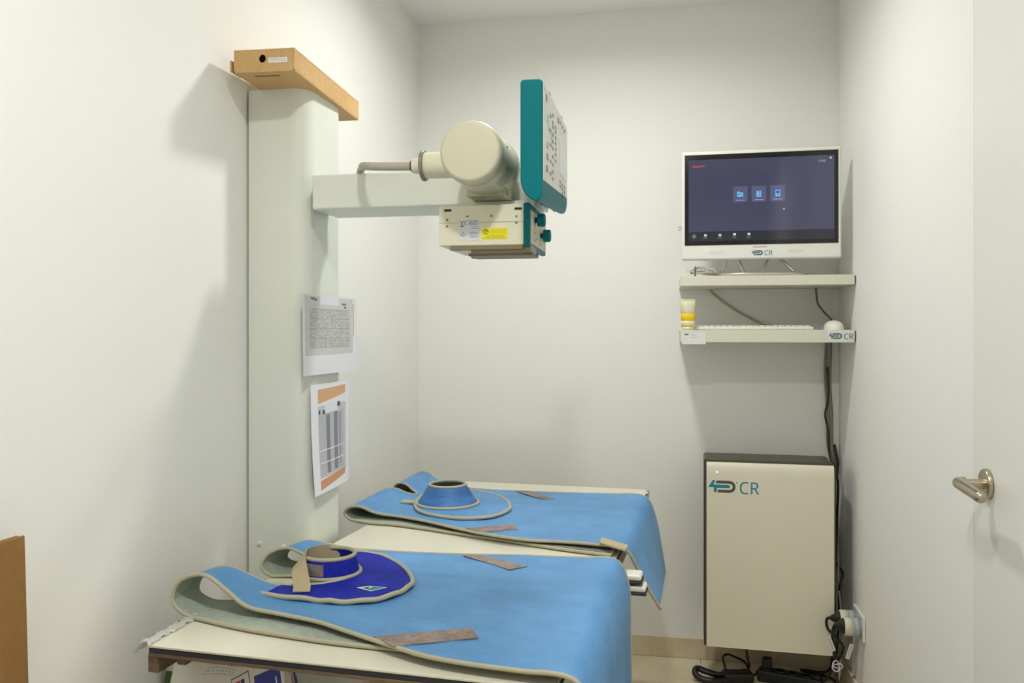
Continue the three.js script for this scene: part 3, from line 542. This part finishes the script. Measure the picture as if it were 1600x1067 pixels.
{
  const y = yT + 0.008;
  const t = thing('thyroid_collar', 'royal blue thyroid collar with beige strap lying on the nearer apron', 'collar', [-0.65, yT, 1.68], 'thyroid collars on the aprons');
  bib(t, [[-0.80, 1.535], [-0.735, 1.522], [-0.67, 1.515], [-0.63, 1.513], [-0.58, 1.525], [-0.54, 1.562], [-0.522, 1.61], [-0.52, 1.655], [-0.548, 1.72], [-0.588, 1.778], [-0.645, 1.835], [-0.70, 1.86], [-0.745, 1.855], [-0.765, 1.83], [-0.74, 1.79], [-0.69, 1.765], [-0.658, 1.72], [-0.66, 1.66], [-0.70, 1.61], [-0.75, 1.59], [-0.80, 1.585]], y, M.royal, 0.0012);
  const nb = band(t, -0.715, 1.69, -2.2, 1.9, 0.063, 0.055, y + 0.004, y + 0.044, M.royal, M.royal);
  // hook patch on the outside near the strap
  const vp = []; for (let i = 0; i <= 8; i++) { const a = -2.15 + 0.75 * i / 8; vp.push(a); }
  part(nb, 'hook_patch', ribbon(vp.map(a => V(-0.715 + 0.0605 * Math.cos(a), y + 0.024, 1.69 + 0.0605 * Math.sin(a))), vp.map(() => UP.clone()), 0.024, 0.002), M.velcro);
  part(t, 'strap', ribbon([V(-0.715, y + 0.03, 1.745), V(-0.745, y + 0.034, 1.735), V(-0.772, y + 0.036, 1.70), V(-0.768, y + 0.036, 1.655), V(-0.745, y + 0.026, 1.605), V(-0.722, y + 0.013, 1.565), V(-0.712, y + 0.0085, 1.54)],
    [V(0, 1, 0), V(0.1, 1, 0), V(0.3, 1, 0.0), V(0.8, 0.8, 0.1), V(1, 0.25, 0.2), V(1, 0.02, 0.25), V(1, 0, 0.25)], 0.034), M.strap, 'beige strap');
  // embroidered badge
  const em = part(t, 'badge', merge([(() => { const s = new THREE.Shape(); s.moveTo(-0.03, 0); s.lineTo(-0.008, 0.014); s.lineTo(0.03, 0.012); s.lineTo(0.006, -0.016); s.closePath(); const g = new THREE.ExtrudeGeometry(s, { depth: 0.0008, bevelEnabled: false }); g.rotateX(-Math.PI / 2); g.translate(-0.588, y + 0.005, -1.595); return g; })()]), mat(0xd2d6d2, 0.7));
  part(em, 'badge_stripe', (() => { const s = new THREE.Shape(); s.moveTo(-0.004, -0.01); s.lineTo(0.002, 0.01); s.lineTo(0.024, 0.009); s.lineTo(0.006, -0.012); s.closePath(); const g = new THREE.ExtrudeGeometry(s, { depth: 0.0006, bevelEnabled: false }); g.rotateX(-Math.PI / 2); g.translate(-0.588, y + 0.0058, -1.595); return g; })(), mat(0x2f8f8c, 0.7));
  part(em, 'badge_notch', (() => { const s = new THREE.Shape(); s.moveTo(-0.016, -0.002); s.lineTo(-0.006, 0.008); s.lineTo(-0.004, -0.006); s.closePath(); const g = new THREE.ExtrudeGeometry(s, { depth: 0.0006, bevelEnabled: false }); g.rotateX(-Math.PI / 2); g.translate(-0.588, y + 0.0058, -1.595); return g; })(), mat(0x3b4048, 0.7));
}
{
  const y = yT + 0.006;
  const t = thing('thyroid_collar', 'pale blue thyroid collar with closed neck ring lying on the farther apron', 'collar', [-0.61, yT, 2.45], 'thyroid collars on the aprons');
  bib(t, [[-0.765, 2.50], [-0.745, 2.40], [-0.70, 2.315], [-0.62, 2.265], [-0.545, 2.26], [-0.485, 2.30], [-0.458, 2.385], [-0.468, 2.46], [-0.515, 2.565], [-0.58, 2.63], [-0.65, 2.66], [-0.72, 2.64], [-0.76, 2.58]], y, M.apron);
  band(t, -0.655, 2.44, -0.1, Math.PI * 2 - 0.12, 0.092, 0.056, y + 0.006, y + 0.062, mat(0xffffff, 0.5, { map: (() => { const q = noiseTex(256, [[5, 2], [20, 1], [80, 0.8]], 0, 255, 71, 3, [[44, 98, 160], [70, 130, 196]]); return q; })(), side: THREE.DoubleSide }), M.darkLining, 1.05);
  part(t, 'buckle_tab', bx(-0.80, -0.757, y + 0.001, y + 0.008, 2.42, 2.455, 0.003), M.binding);
}
console.log('cloth');

// ---------------------------------------------------------------- wall shelves and what stands on them
const sx0 = 0.045, sZ = 3.08;
function shelf(y0, y1, label) {
  const t = thing('wall_shelf', label, 'shelf', [0.35, y0, 3.23], 'wall shelves');
  part(t, 'board', bx(sx0, XR - 0.005, y0, y1, sZ, ZB - 0.0005, 0.0012), M.shelf);
  part(t, 'end_cap', bx(XR - 0.0048, XR - 0.0008, y0 + 0.003, y1 - 0.004, sZ + 0.002, ZB - 0.002, 0.0005), M.bronzeDark);
  return t;
}
const shU = shelf(1.463, 1.498, 'upper cream wall shelf carrying the monitor');
const shL = shelf(1.259, 1.304, 'lower cream wall shelf with logo sticker, keyboard and mouse');
{
  part(shL, 'sticker', bx(0.553, 0.641, 1.264, 1.301, sZ - 0.0006, sZ + 0.0001, 0), mat(0xdfe2de, 0.4));
  putEmblem(shL, 0.0205, g => g.translate(0.556, 1.272, -(sZ - 0.0006)), M.logoGrey);
  const c = thing('notice_card', 'small white printed card taped to the front of the lower shelf', 'card', [0.092, 1.253, sZ - 0.001]);
  part(c, 'card_sheet', bx(0.05, 0.135, 1.252, 1.296, sZ - 0.0016, sZ - 0.0004, 0), mat(0xffffff, 0.7, { map: canvasTex(256, 134, (g, w, h) => { g.fillStyle = '#e6e5e2'; g.fillRect(0, 0, w, h); g.fillStyle = '#3f8ea6'; g.beginPath(); g.ellipse(50, 26, 26, 10, 0, 0, 7); g.fill(); g.fillStyle = '#b4b6b8'; for (const [x, y, l] of [[86, 18, 40], [96, 34, 60], [90, 58, 76]]) g.fillRect(x, y, l, 5); }) }));
}
// all-in-one computer
{
  const t = thing('monitor', 'white all-in-one computer monitor showing a dark start screen on the upper shelf', 'monitor', [0.327, 1.498, 3.13]);
  t.userData.localSpace = true; t.rotation.y = -0.016;
  const w = 0.553, h = 0.396, y0 = 0.06;
  const shell = (d0, d1, ww, hh, yy, r) => { const g = new RoundedBoxGeometry(ww, hh, d1 - d0, 3, r); g.translate(0, yy + hh / 2, -(d0 + d1) / 2); g.translate(0, -y0, 0); g.rotateX(-0.008); g.translate(0, y0, 0.03); return g; };
  const tilt = g => { g.translate(0, -y0, 0); g.rotateX(-0.008); g.translate(0, y0, 0.03); return g; };
  const ho = part(t, 'housing', [shell(0, 0.03, w, h, y0, 0.008), shell(0.026, 0.062, w * 0.8, h * 0.75, y0 + 0.05, 0.015)], M.whitePlastic);
  const bz = part(t, 'bezel', tilt(new RoundedBoxGeometry(0.531, 0.33, 0.002, 2, 0.0008).translate(0, y0 + 0.053 + 0.165, 0.0006)), M.blackGloss);
  const ui = canvasTex(1024, 560, (g, W, Hh) => {
    g.fillStyle = '#404259'; g.fillRect(0, 0, W, Hh);
    g.fillStyle = '#25262f'; g.fillRect(0, Hh - 66, W, 66);
    g.fillStyle = '#b8404c'; for (let x = 28; x < 92; x += 9) g.fillRect(x, 38, 7, 13); g.fillStyle = '#77767e'; for (let x = 98; x < 120; x += 8) g.fillRect(x, 37, 5, 10);
    g.fillStyle = '#c9ccd8'; g.font = '20px sans-serif'; g.fillText('17:42', 916, 44); g.beginPath(); g.arc(1000, 18, 7, 0, 7); g.fill();
    for (let i = 0; i < 3; i++) {
      const x = 320 + i * 131, y = 190; g.fillStyle = '#56597a'; g.fillRect(x, y, 102, 108);
      g.fillStyle = '#6fb6ee';
      if (i === 0) { g.fillRect(x + 28, y + 36, 20, 8); g.fillRect(x + 28, y + 42, 44, 30); g.fillStyle = '#3f5f95'; g.fillRect(x + 36, y + 50, 10, 8); g.fillRect(x + 56, y + 56, 12, 5); }
      if (i === 1) { g.fillRect(x + 34, y + 34, 34, 42); g.fillStyle = '#3f5f95'; g.fillRect(x + 50, y + 40, 10, 7); g.fillRect(x + 50, y + 58, 10, 7); }
      if (i === 2) { g.fillRect(x + 36, y + 32, 34, 44); g.fillStyle = '#2d4a8c'; g.fillRect(x + 42, y + 38, 22, 18); g.fillRect(x + 48, y + 62, 12, 6); }
      g.fillStyle = '#b9a8c4'; for (let k = 0; k < 9; k++) g.fillRect(x + 22 + k * 7, y + 92, 5, 5);
    }
    g.fillStyle = '#c4c6d2'; g.beginPath(); g.moveTo(668, 352); g.lineTo(682, 346); g.lineTo(682, 360); g.fill();
    const ic = [40, 122, 226, 330, 432]; ic.forEach((x, i) => { g.fillStyle = '#c9ccd6'; if (i === 0) { g.lineWidth = 3; g.strokeStyle = '#9a9ca8'; g.beginPath(); g.arc(x, 526, 12, 0, 7); g.stroke(); g.fillRect(x - 4, 522, 8, 8); } else { g.fillRect(x - 10, 512 - (i > 2 ? 3 : 0), 20, 16); g.fillStyle = '#8d90a0'; for (let k = 0; k < 4; k++) g.fillRect(x - 14 + k * 7, 536, 5, 5); } });
  });
  const scr = new THREE.PlaneGeometry(0.503, 0.296); 
  part(bz, 'screen', tilt(scr.translate(0, y0 + 0.053 + 0.163, 0.002)), new THREE.MeshStandardMaterial({ color: 0x050506, roughness: 0.06, emissive: 0xffffff, emissiveMap: ui, emissiveIntensity: 1.0 }));
  putEmblem(ho, 0.018, g => { g.translate(-0.03, y0 + 0.014, 0.0002); tilt(g); });
  part(ho, 'maker_marks', tilt(merge([...Array(9)].map((_, k) => new THREE.BoxGeometry(0.0038, 0.0034, 0.0004).translate(-0.023 + k * 0.0055, y0 + 0.044, 0.0003)))), mat(0x9a7d78, 0.5));
  for (const x of [-0.15, 0.12]) part(ho, 'speaker_strip', tilt(new THREE.BoxGeometry(0.055, 0.012, 0.0005).translate(x, y0 + 0.027, 0.0002)), mat(0xdcdbd2, 0.5));
  part(ho, 'side_ring', tilt(new THREE.TorusGeometry(0.007, 0.0016, 8, 20).scale(0.6, 1, 1).translate(-w / 2 - 0.006, y0 + 0.118, -0.012)), M.greyRing);
  part(ho, 'side_tab', tilt(new THREE.BoxGeometry(0.006, 0.006, 0.006).translate(-w / 2 - 0.002, y0 + 0.118, -0.014)), M.whitePlastic);
  // stand
  const bs = new THREE.Shape(); bs.absellipse(0, 0, 0.175, 0.1, 0, Math.PI * 2); const bg = new THREE.ExtrudeGeometry(bs, { depth: 0.005, bevelEnabled: true, bevelSize: 0.004, bevelThickness: 0.003, bevelSegments: 3, curveSegments: 32 }); bg.rotateX(-Math.PI / 2); bg.translate(0, 0.0035, -0.06);
  part(t, 'stand_base', bg, M.steel);
  const lz = -0.02;
  for (const [a, b] of [[[-0.17, 0.075], [-0.185, 0.03]], [[-0.075, 0.08], [-0.052, 0.008]], [[0.04, 0.08], [0.005, 0.008]], [[0.06, 0.08], [0.12, 0.02]]]) {
    if (a[0] === -0.17) continue;
    part(t, 'stand_leg', tube([new THREE.Vector3(a[0], a[1], lz - 0.02), new THREE.Vector3((a[0] + b[0]) / 2, (a[1] + b[1]) / 2, lz - 0.01), new THREE.Vector3(b[0], b[1], lz)], 0.0055, 12), M.steel);
  }
}
// coiled white lead beside the stand
{
  const pts = []; let s0 = seed; seed = 99;
  for (let i = 0; i < 46; i++) { const a = i * 1.35, r = 0.018 + rnd() * 0.026; pts.push(V(0.125 + r * 1.25 * Math.cos(a), 1.503 + 0.004 + rnd() * 0.04 * (1 - Math.abs(Math.cos(a)) * 0.6), 3.13 + r * Math.sin(a) * 0.7)); }
  pts.push(V(0.2, 1.52, 3.16), V(0.215, 1.555, 3.19), V(0.22, 1.6, 3.2));
  seed = s0;
  const t = thing('coiled_lead', 'tangled thin white lead beside the monitor stand', 'cable', [0.125, 1.498, 3.13]);
  part(t, 'lead', tube(pts, 0.0019, 420, false, 6), mat(0xcfcdc4, 0.5));
  part(t, 'plug_pin', [rod(V(0.098, 1.5015, 3.1), V(0.098, 1.535, 3.1), 0.0016), bx(0.094, 0.102, 1.4985, 1.503, 3.096, 3.104, 0.001)], M.black);
}
// keyboard
{
  const t = thing('keyboard', 'slim white keyboard lying on the lower shelf', 'keyboard', [0.31, 1.304, 3.2]);
  part(t, 'case', bx(0.095, 0.515, 1.304, 1.315, 3.135, 3.265, 0.004, 3), M.whitePlastic);
  for (let r = 0; r < 5; r++) for (let k = 0; k < 18; k++) part(t, 'key', bx(0.105 + k * 0.0224, 0.125 + k * 0.0224, 1.3148, 1.3198, 3.145 + r * 0.0225, 3.164 + r * 0.0225, 0.0015, 1), M.keys);
}
// mouse
{
  const t = thing('computer_mouse', 'rounded white computer mouse on the lower shelf', 'mouse', [0.585, 1.304, 3.14]);
  const g = new THREE.SphereGeometry(1, 32, 16, 0, Math.PI * 2, 0, Math.PI / 2); const p = g.attributes.position;
  for (let i = 0; i < p.count; i++) p.setXYZ(i, p.getX(i) * 0.034, Math.pow(Math.max(0, p.getY(i)), 0.75) * 0.034, p.getZ(i) * 0.052);
  g.computeVertexNormals(); g.translate(0.585, 1.304, -3.145);
  const b = part(t, 'shell', [g, new THREE.CylinderGeometry(0.034, 0.034, 0.002, 32).scale(1, 1, 1.53).translate(0.585, 1.305, -3.145)], M.whitePlastic);
  part(b, 'wheel', rod(V(0.582, 1.33, 3.175), V(0.588, 1.33, 3.175), 0.008), M.cableGrey);
}
// hand cream tube
{
  const t = thing('lotion_tube', 'standing cream tube with a bright yellow band at the shelf end', 'tube', [0.068, 1.304, 3.11]);
  const rows = [[0, 0.021, 0.017], [0.012, 0.0225, 0.0175], [0.0125, 0.0245, 0.0185], [0.033, 0.025, 0.0175], [0.0335, 0.0251, 0.0175], [0.06, 0.0255, 0.0145], [0.0605, 0.0255, 0.0145], [0.092, 0.0262, 0.007], [0.104, 0.0266, 0.0022], [0.112, 0.0268, 0.0015]];
  const loft = (a, b) => { const pos = [], idx = [], n = 28, rr = rows.slice(a, b + 1); rr.forEach(([y, rx, rz]) => { for (let i = 0; i <= n; i++) { const q = i / n * Math.PI * 2; pos.push(0.0725 + rx * Math.cos(q), 1.304 + y, -(3.11) + rz * Math.sin(q)); } }); for (let j = 0; j < rr.length - 1; j++) for (let i = 0; i < n; i++) { const k = j * (n + 1) + i; idx.push(k, k + n + 1, k + n + 2, k, k + n + 2, k + 1); } const c0 = pos.length / 3; pos.push(0.0725, 1.304 + rr[0][0], -3.11, 0.0725, 1.304 + rr[rr.length - 1][0], -3.11); const top = (rr.length - 1) * (n + 1); for (let i = 0; i < n; i++) { idx.push(c0, i, i + 1, c0 + 1, top + i + 1, top + i); } const g = new THREE.BufferGeometry(); g.setAttribute('position', new THREE.Float32BufferAttribute(pos, 3)); g.setIndex(idx); g.computeVertexNormals(); return g; };
  part(t, 'cap', loft(0, 1), M.lotion); part(t, 'lower_body', loft(2, 3), M.lotion);
  part(t, 'yellow_band', loft(4, 5), M.lotionBand); part(t, 'upper_body', loft(6, 8), M.lotionClear); part(t, 'crimp', loft(8, 9), M.lotion);
}
// leads on the wall
solo('pale_lead', tube([V(0.165, 1.463, 3.35), V(0.18, 1.445, 3.378), V(0.21, 1.42, 3.38), V(0.26, 1.385, 3.38), V(0.33, 1.345, 3.379), V(0.37, 1.325, 3.36), V(0.42, 1.312, 3.31), V(0.43, 1.311, 3.262)], 0.0042, 60), mat(0xb9b48e, 0.6), 'pale yellow lead hanging from the upper shelf to the keyboard', 'cable');
solo('mouse_lead', tube([V(0.55, 1.462, 3.3), V(0.556, 1.435, 3.32), V(0.562, 1.405, 3.33), V(0.58, 1.375, 3.32), V(0.598, 1.345, 3.27), V(0.6, 1.318, 3.22), V(0.59, 1.309, 3.197)], 0.0036, 50), mat(0x6d6a5e, 0.6), 'dark grey lead running from the upper shelf to the mouse', 'cable');
solo('conduit_lead', [tube([V(0.613, 1.258, 3.362), V(0.612, 1.2, 3.368), V(0.611, 1.1, 3.372), V(0.618, 0.98, 3.374), V(0.62, 0.86, 3.374), V(0.632, 0.79, 3.372)], 0.0075, 60), tube([V(0.6, 1.25, 3.375), V(0.597, 1.12, 3.376), V(0.604, 1.0, 3.378), V(0.607, 0.86, 3.378), V(0.62, 0.8, 3.36)], 0.0045, 60)], mat(0x8e8b80, 0.6), 'grey bundled leads running down the wall corner below the shelves', 'cable');
solo('wavy_lead', tube([V(0.602, 1.16, 3.362), V(0.606, 1.09, 3.358), V(0.604, 1.03, 3.36), V(0.594, 0.98, 3.364), V(0.606, 0.92, 3.366), V(0.61, 0.83, 3.366), V(0.622, 0.79, 3.355), V(0.636, 0.77, 3.34), V(0.632, 0.745, 3.33)], 0.0035, 70), M.dark, 'thin dark wavy lead in front of the grey leads', 'cable');

// ---------------------------------------------------------------- image plate reader hung on the back wall
{
  const t = thing('plate_reader', 'large cream image plate reader with dark frame and printed logo, low on the wall', 'reader', [0.36, 0.155, 3.2]);
  t.userData.localSpace = true; t.rotation.y = -0.035;
  const w = 0.455, h = 0.68, zf = 0.11;
  const rr = (ww, hh, r, d, y0) => { const s = new THREE.Shape(), a = ww / 2; s.moveTo(-a, 0); s.lineTo(a, 0); s.lineTo(a, hh - r); s.absarc(a - r, hh - r, r, 0, Math.PI / 2); s.lineTo(-a + 0.006, hh); s.lineTo(-a, hh - 0.006); s.closePath(); return s; };
  const fg = new THREE.ExtrudeGeometry(rr(w, h, 0.026), { depth: 0.155, bevelEnabled: true, bevelSize: 0.003, bevelThickness: 0.003, bevelSegments: 2, bevelOffset: -0.003, curveSegments: 12 }); fg.translate(0, 0, zf - 0.17);
  const body = part(t, 'frame', fg, M.crFrame);
  // front panel: flat face whose top rolls back
  const pr = [[0, 0], [0, h - 0.06]]; const fs = new THREE.Shape(); fs.moveTo(0, 0.004); fs.lineTo(0.02, 0.004); fs.lineTo(0.02, h - 0.06); fs.quadraticCurveTo(0.02, h - 0.014, 0.006, h - 0.0105); fs.lineTo(0, h - 0.0105); fs.closePath();
  const pg = new THREE.ExtrudeGeometry(fs, { depth: w - 0.024, bevelEnabled: true, bevelSize: 0.002, bevelThickness: 0.003, bevelSegments: 3, bevelOffset: -0.002, curveSegments: 16 }); pg.rotateY(-Math.PI / 2); pg.translate((w - 0.024) / 2 + 0.0005, 0, zf - 0.014);
  const pan = part(t, 'front_panel', pg, M.crFront);
  putEmblem(pan, 0.044, g => g.translate(-w / 2 + 0.016, h - 0.118, zf + 0.006));
  part(pan, 'status_light', new THREE.SphereGeometry(0.0042, 14, 10).scale(1, 1, 0.4).translate(-w / 2 + 0.047, h - 0.045, zf + 0.0045), new THREE.MeshStandardMaterial({ color: 0xcfe0ff, emissive: 0x9fc4ff, emissiveIntensity: 1.6 }), 'glowing pale blue status light');
  part(t, 'wall_bracket', new THREE.BoxGeometry(0.2, 0.3, 0.11).translate(0, 0.35, zf - 0.228), M.dark);
  part(body, 'side_grille', new THREE.BoxGeometry(0.006, 0.16, 0.09).translate(w / 2 + 0.002, 0.43, zf - 0.12), M.black);
  part(body, 'serial_label', new THREE.BoxGeometry(0.001, 0.045, 0.02).translate(w / 2 + 0.0005, 0.475, zf - 0.05), M.plateWhite);
}
// ---------------------------------------------------------------- sockets, plugs and leads at the right corner
{
  const t = thing('wall_socket', 'white double wall socket plate on the right wall', 'socket', [XR, 0.26, 3.01]);
  part(t, 'plate', bx(XR - 0.01, XR - 0.0005, 0.262, 0.345, 2.935, 3.09, 0.003, 3), M.plateWhite);
  const W = V(-1, 0, 0);
  for (const Z of [2.968, 3.04]) part(t, 'socket_ring', spun([[0, 0], [0.023, 0], [0.023, 0.005], [0.02, 0.006], [0, 0.006]], V(XR - 0.008, 0.303, Z), W, 32), M.plateWhite);
  let k = 0;
  for (const [y, Z] of [[0.305, 3.04], [0.303, 2.968]]) {
    const p = thing('plug_adapter', k ? 'cream and grey round plug in the nearer wall socket' : 'cream and grey round plug in the farther wall socket', 'plug', [XR - 0.03, y - 0.02, Z], 'plugs in the wall socket');
    part(p, 'grey_base', spun([[0, 0], [0.03, 0], [0.03, 0.022], [0, 0.022]], V(XR - 0.014, y, Z), W, 32), M.plugGrey);
    part(p, 'cream_body', spun([[0, 0], [0.0298, 0], [0.0298, 0.024], [0.027, 0.028], [0, 0.028]], V(XR - 0.036, y, Z), W, 32), M.plugCream);
    part(p, 'black_plug', spun([[0, 0], [0.0255, 0], [0.0245, 0.007], [0.014, 0.018], [0.006, 0.032], [0, 0.033]], V(XR - 0.064, y, Z), W, 28), M.black);
    k++;
  }
  const ld = (name, label, pts, r, m) => solo(name, tube(pts.map(p => V(...p)), r, 90, false, 8), m, label, 'cable', 'leads in the right corner');
  ld('power_lead', 'black lead looping from the farther plug down to the floor', [[0.555, 0.305, 3.04], [0.545, 0.30, 3.045], [0.545, 0.27, 3.045], [0.6, 0.2, 3.06], [0.58, 0.1, 3.13], [0.55, 0.03, 3.16], [0.5, 0.02, 3.18], [0.46, 0.02, 3.19]], 0.005, M.black);
  ld('power_lead', 'black lead hanging from the nearer plug beside the reader', [[0.555, 0.303, 2.968], [0.55, 0.29, 2.97], [0.552, 0.25, 2.985], [0.562, 0.17, 3.0], [0.58, 0.08, 3.05], [0.6, 0.012, 3.12], [0.6, 0.01, 3.25], [0.5, 0.01, 3.31]], 0.005, M.black);
  ld('power_lead', 'pale grey lead dropping behind the plugs to the floor', [[0.612, 0.5, 3.2], [0.606, 0.4, 3.17], [0.61, 0.3, 3.15], [0.606, 0.2, 3.12], [0.59, 0.08, 3.08], [0.565, 0.02, 3.06], [0.54, 0.006, 3.1], [0.5, 0.006, 3.2]], 0.0032, mat(0x9d9a90, 0.6));
  ld('power_lead', 'black lead kinked against the reader side at mid height', [[0.6, 0.47, 3.25], [0.607, 0.45, 3.2], [0.622, 0.425, 3.17], [0.607, 0.39, 3.15], [0.612, 0.33, 3.19], [0.615, 0.2, 3.22], [0.6, 0.06, 3.25], [0.55, 0.008, 3.28], [0.45, 0.008, 3.3]], 0.004, M.black);
  ld('power_lead', 'black lead knotted behind the top of the reader', [[0.63, 0.86, 3.37], [0.636, 0.8, 3.34], [0.625, 0.77, 3.3], [0.616, 0.755, 3.27], [0.628, 0.74, 3.3], [0.63, 0.6, 3.32], [0.625, 0.4, 3.33], [0.62, 0.1, 3.34], [0.6, 0.009, 3.33], [0.5, 0.009, 3.32]], 0.005, M.black);
  const tagc = (label, c, rot) => { const o = solo('cable_tag', new THREE.BoxGeometry(0.014, 0.052, 0.0008), mat(0xffffff, 0.6, { map: canvasTex(64, 192, (g, w, h) => { g.fillStyle = '#d9d8d0'; g.fillRect(0, 0, w, h); g.fillStyle = '#77777a'; for (let y = 20; y < 176; y += 11) g.fillRect(16, y, 30, 4); }) }), label, 'tag', 'tags on the leads'); o.position.copy(c); o.rotation.set(...rot); return o; };
  tagc('white printed tag tied to the black lead beside the reader', V(0.553, 0.215, 2.972), [0, 0.2, 0.35]);
  tagc('grey printed tag hanging under the nearer plug', V(0.592, 0.2, 2.95), [0, 0.2, -0.3]);
  solo('cable_tie', new THREE.TorusKnotGeometry(0.012, 0.0025, 60, 6, 2, 3).translate(0.566, 0.16, -2.985), mat(0xcfcfd2, 0.4), 'small white knotted tie around the black leads', 'tie');
}
{
  const t = thing('power_strip', 'black power strip lying on the floor under the reader', 'power strip', [0.44, 0, 3.2]);
  const R = g => { g.translate(-0.44, 0, 3.2); g.rotateY(-0.28); g.translate(0.44, 0, -3.2); return g; };
  const b = part(t, 'housing', R(bx(0.33, 0.555, 0, 0.042, 3.17, 3.225, 0.006, 3)), M.black);
  for (let i = 0; i < 4; i++) part(b, 'outlet', R(spun([[0.02, 0], [0.02, 0.004], [0.017, 0.0045], [0.016, 0.001], [0, 0.001]], V(0.362 + i * 0.046, 0.041, 3.198), UP, 24)), M.dark);
  part(b, 'plug', R(bx(0.344, 0.378, 0.044, 0.085, 3.183, 3.213, 0.006, 2)), M.black);
  part(b, 'switch', R(bx(0.53, 0.547, 0.041, 0.046, 3.185, 3.21, 0.002)), mat(0x3a3a3c, 0.3));
  const c = thing('power_adapter', 'black power adapter brick on the floor left of the power strip', 'adapter', [0.25, 0, 3.2]);
  const a = part(c, 'brick', (() => { const g = bx(-0.055, 0.055, 0, 0.035, -0.028, 0.028, 0.008, 3); g.rotateY(0.15); g.translate(0.255, 0.001, -3.19); return g; })(), M.black);
  part(c, 'lead', [tube([V(0.305, 0.018, 3.2), V(0.322, 0.02, 3.215), V(0.33, 0.022, 3.24)], 0.004, 16), tube([V(0.2, 0.018, 3.185), V(0.212, 0.03, 3.2), V(0.205, 0.075, 3.22), V(0.22, 0.082, 3.23), V(0.25, 0.07, 3.24), V(0.285, 0.05, 3.25), V(0.3, 0.02, 3.26), V(0.28, 0.008, 3.28)], 0.0045, 60), tube([V(0.286, 0.15, 3.21), V(0.29, 0.1, 3.215), V(0.3, 0.045, 3.22)], 0.0045, 20)], M.black);
  const l = thing('coiled_power_lead', 'thick black lead folded into a loop at the left of the floor cables', 'cable', [0.14, 0, 3.17]);
  part(l, 'loop', [tube([V(0.205, 0.012, 3.16), V(0.16, 0.012, 3.145), V(0.12, 0.016, 3.15), V(0.1, 0.03, 3.16), V(0.106, 0.04, 3.18), V(0.14, 0.028, 3.19), V(0.2, 0.014, 3.185)], 0.0115, 60, false, 12), tube([V(0.2, 0.03, 3.17), V(0.16, 0.032, 3.165), V(0.12, 0.04, 3.17)], 0.008, 30, false, 10)], M.black);
}
// ---------------------------------------------------------------- flattened carton leaning on the left wall
{
  const t = thing('folded_carton', 'tall brown cardboard carton folded flat against the left wall', 'carton', [-0.97, 0, 0.895]);
  t.userData.localSpace = true; t.rotation.z = 0.03; t.position.x = -0.955;
  const L = (x0, x1, y1, z0, z1) => { const g = new RoundedBoxGeometry(x1 - x0, y1, z1 - z0, 1, 0.0015); g.translate((x0 + x1) / 2, y1 / 2, (z0 + z1) / 2); return metreUV(g, 2); };
  const shadedCard = mat(0xb2a286, 0.9, { map: cardTex });  // cardboard tinted darker, so the shade on this carton sits in its colour
  part(t, 'front_sheet', L(-0.006, 0, 0.982, -0.24, 0.36), shadedCard);
  part(t, 'back_sheet', L(-0.015, -0.009, 0.982, -0.238, 0.36), shadedCard);
  part(t, 'fold_edge', L(-0.014, -0.002, 0.978, -0.241, -0.236), shadedCard);
}
console.log('done');
renderer.render(scene, camera);
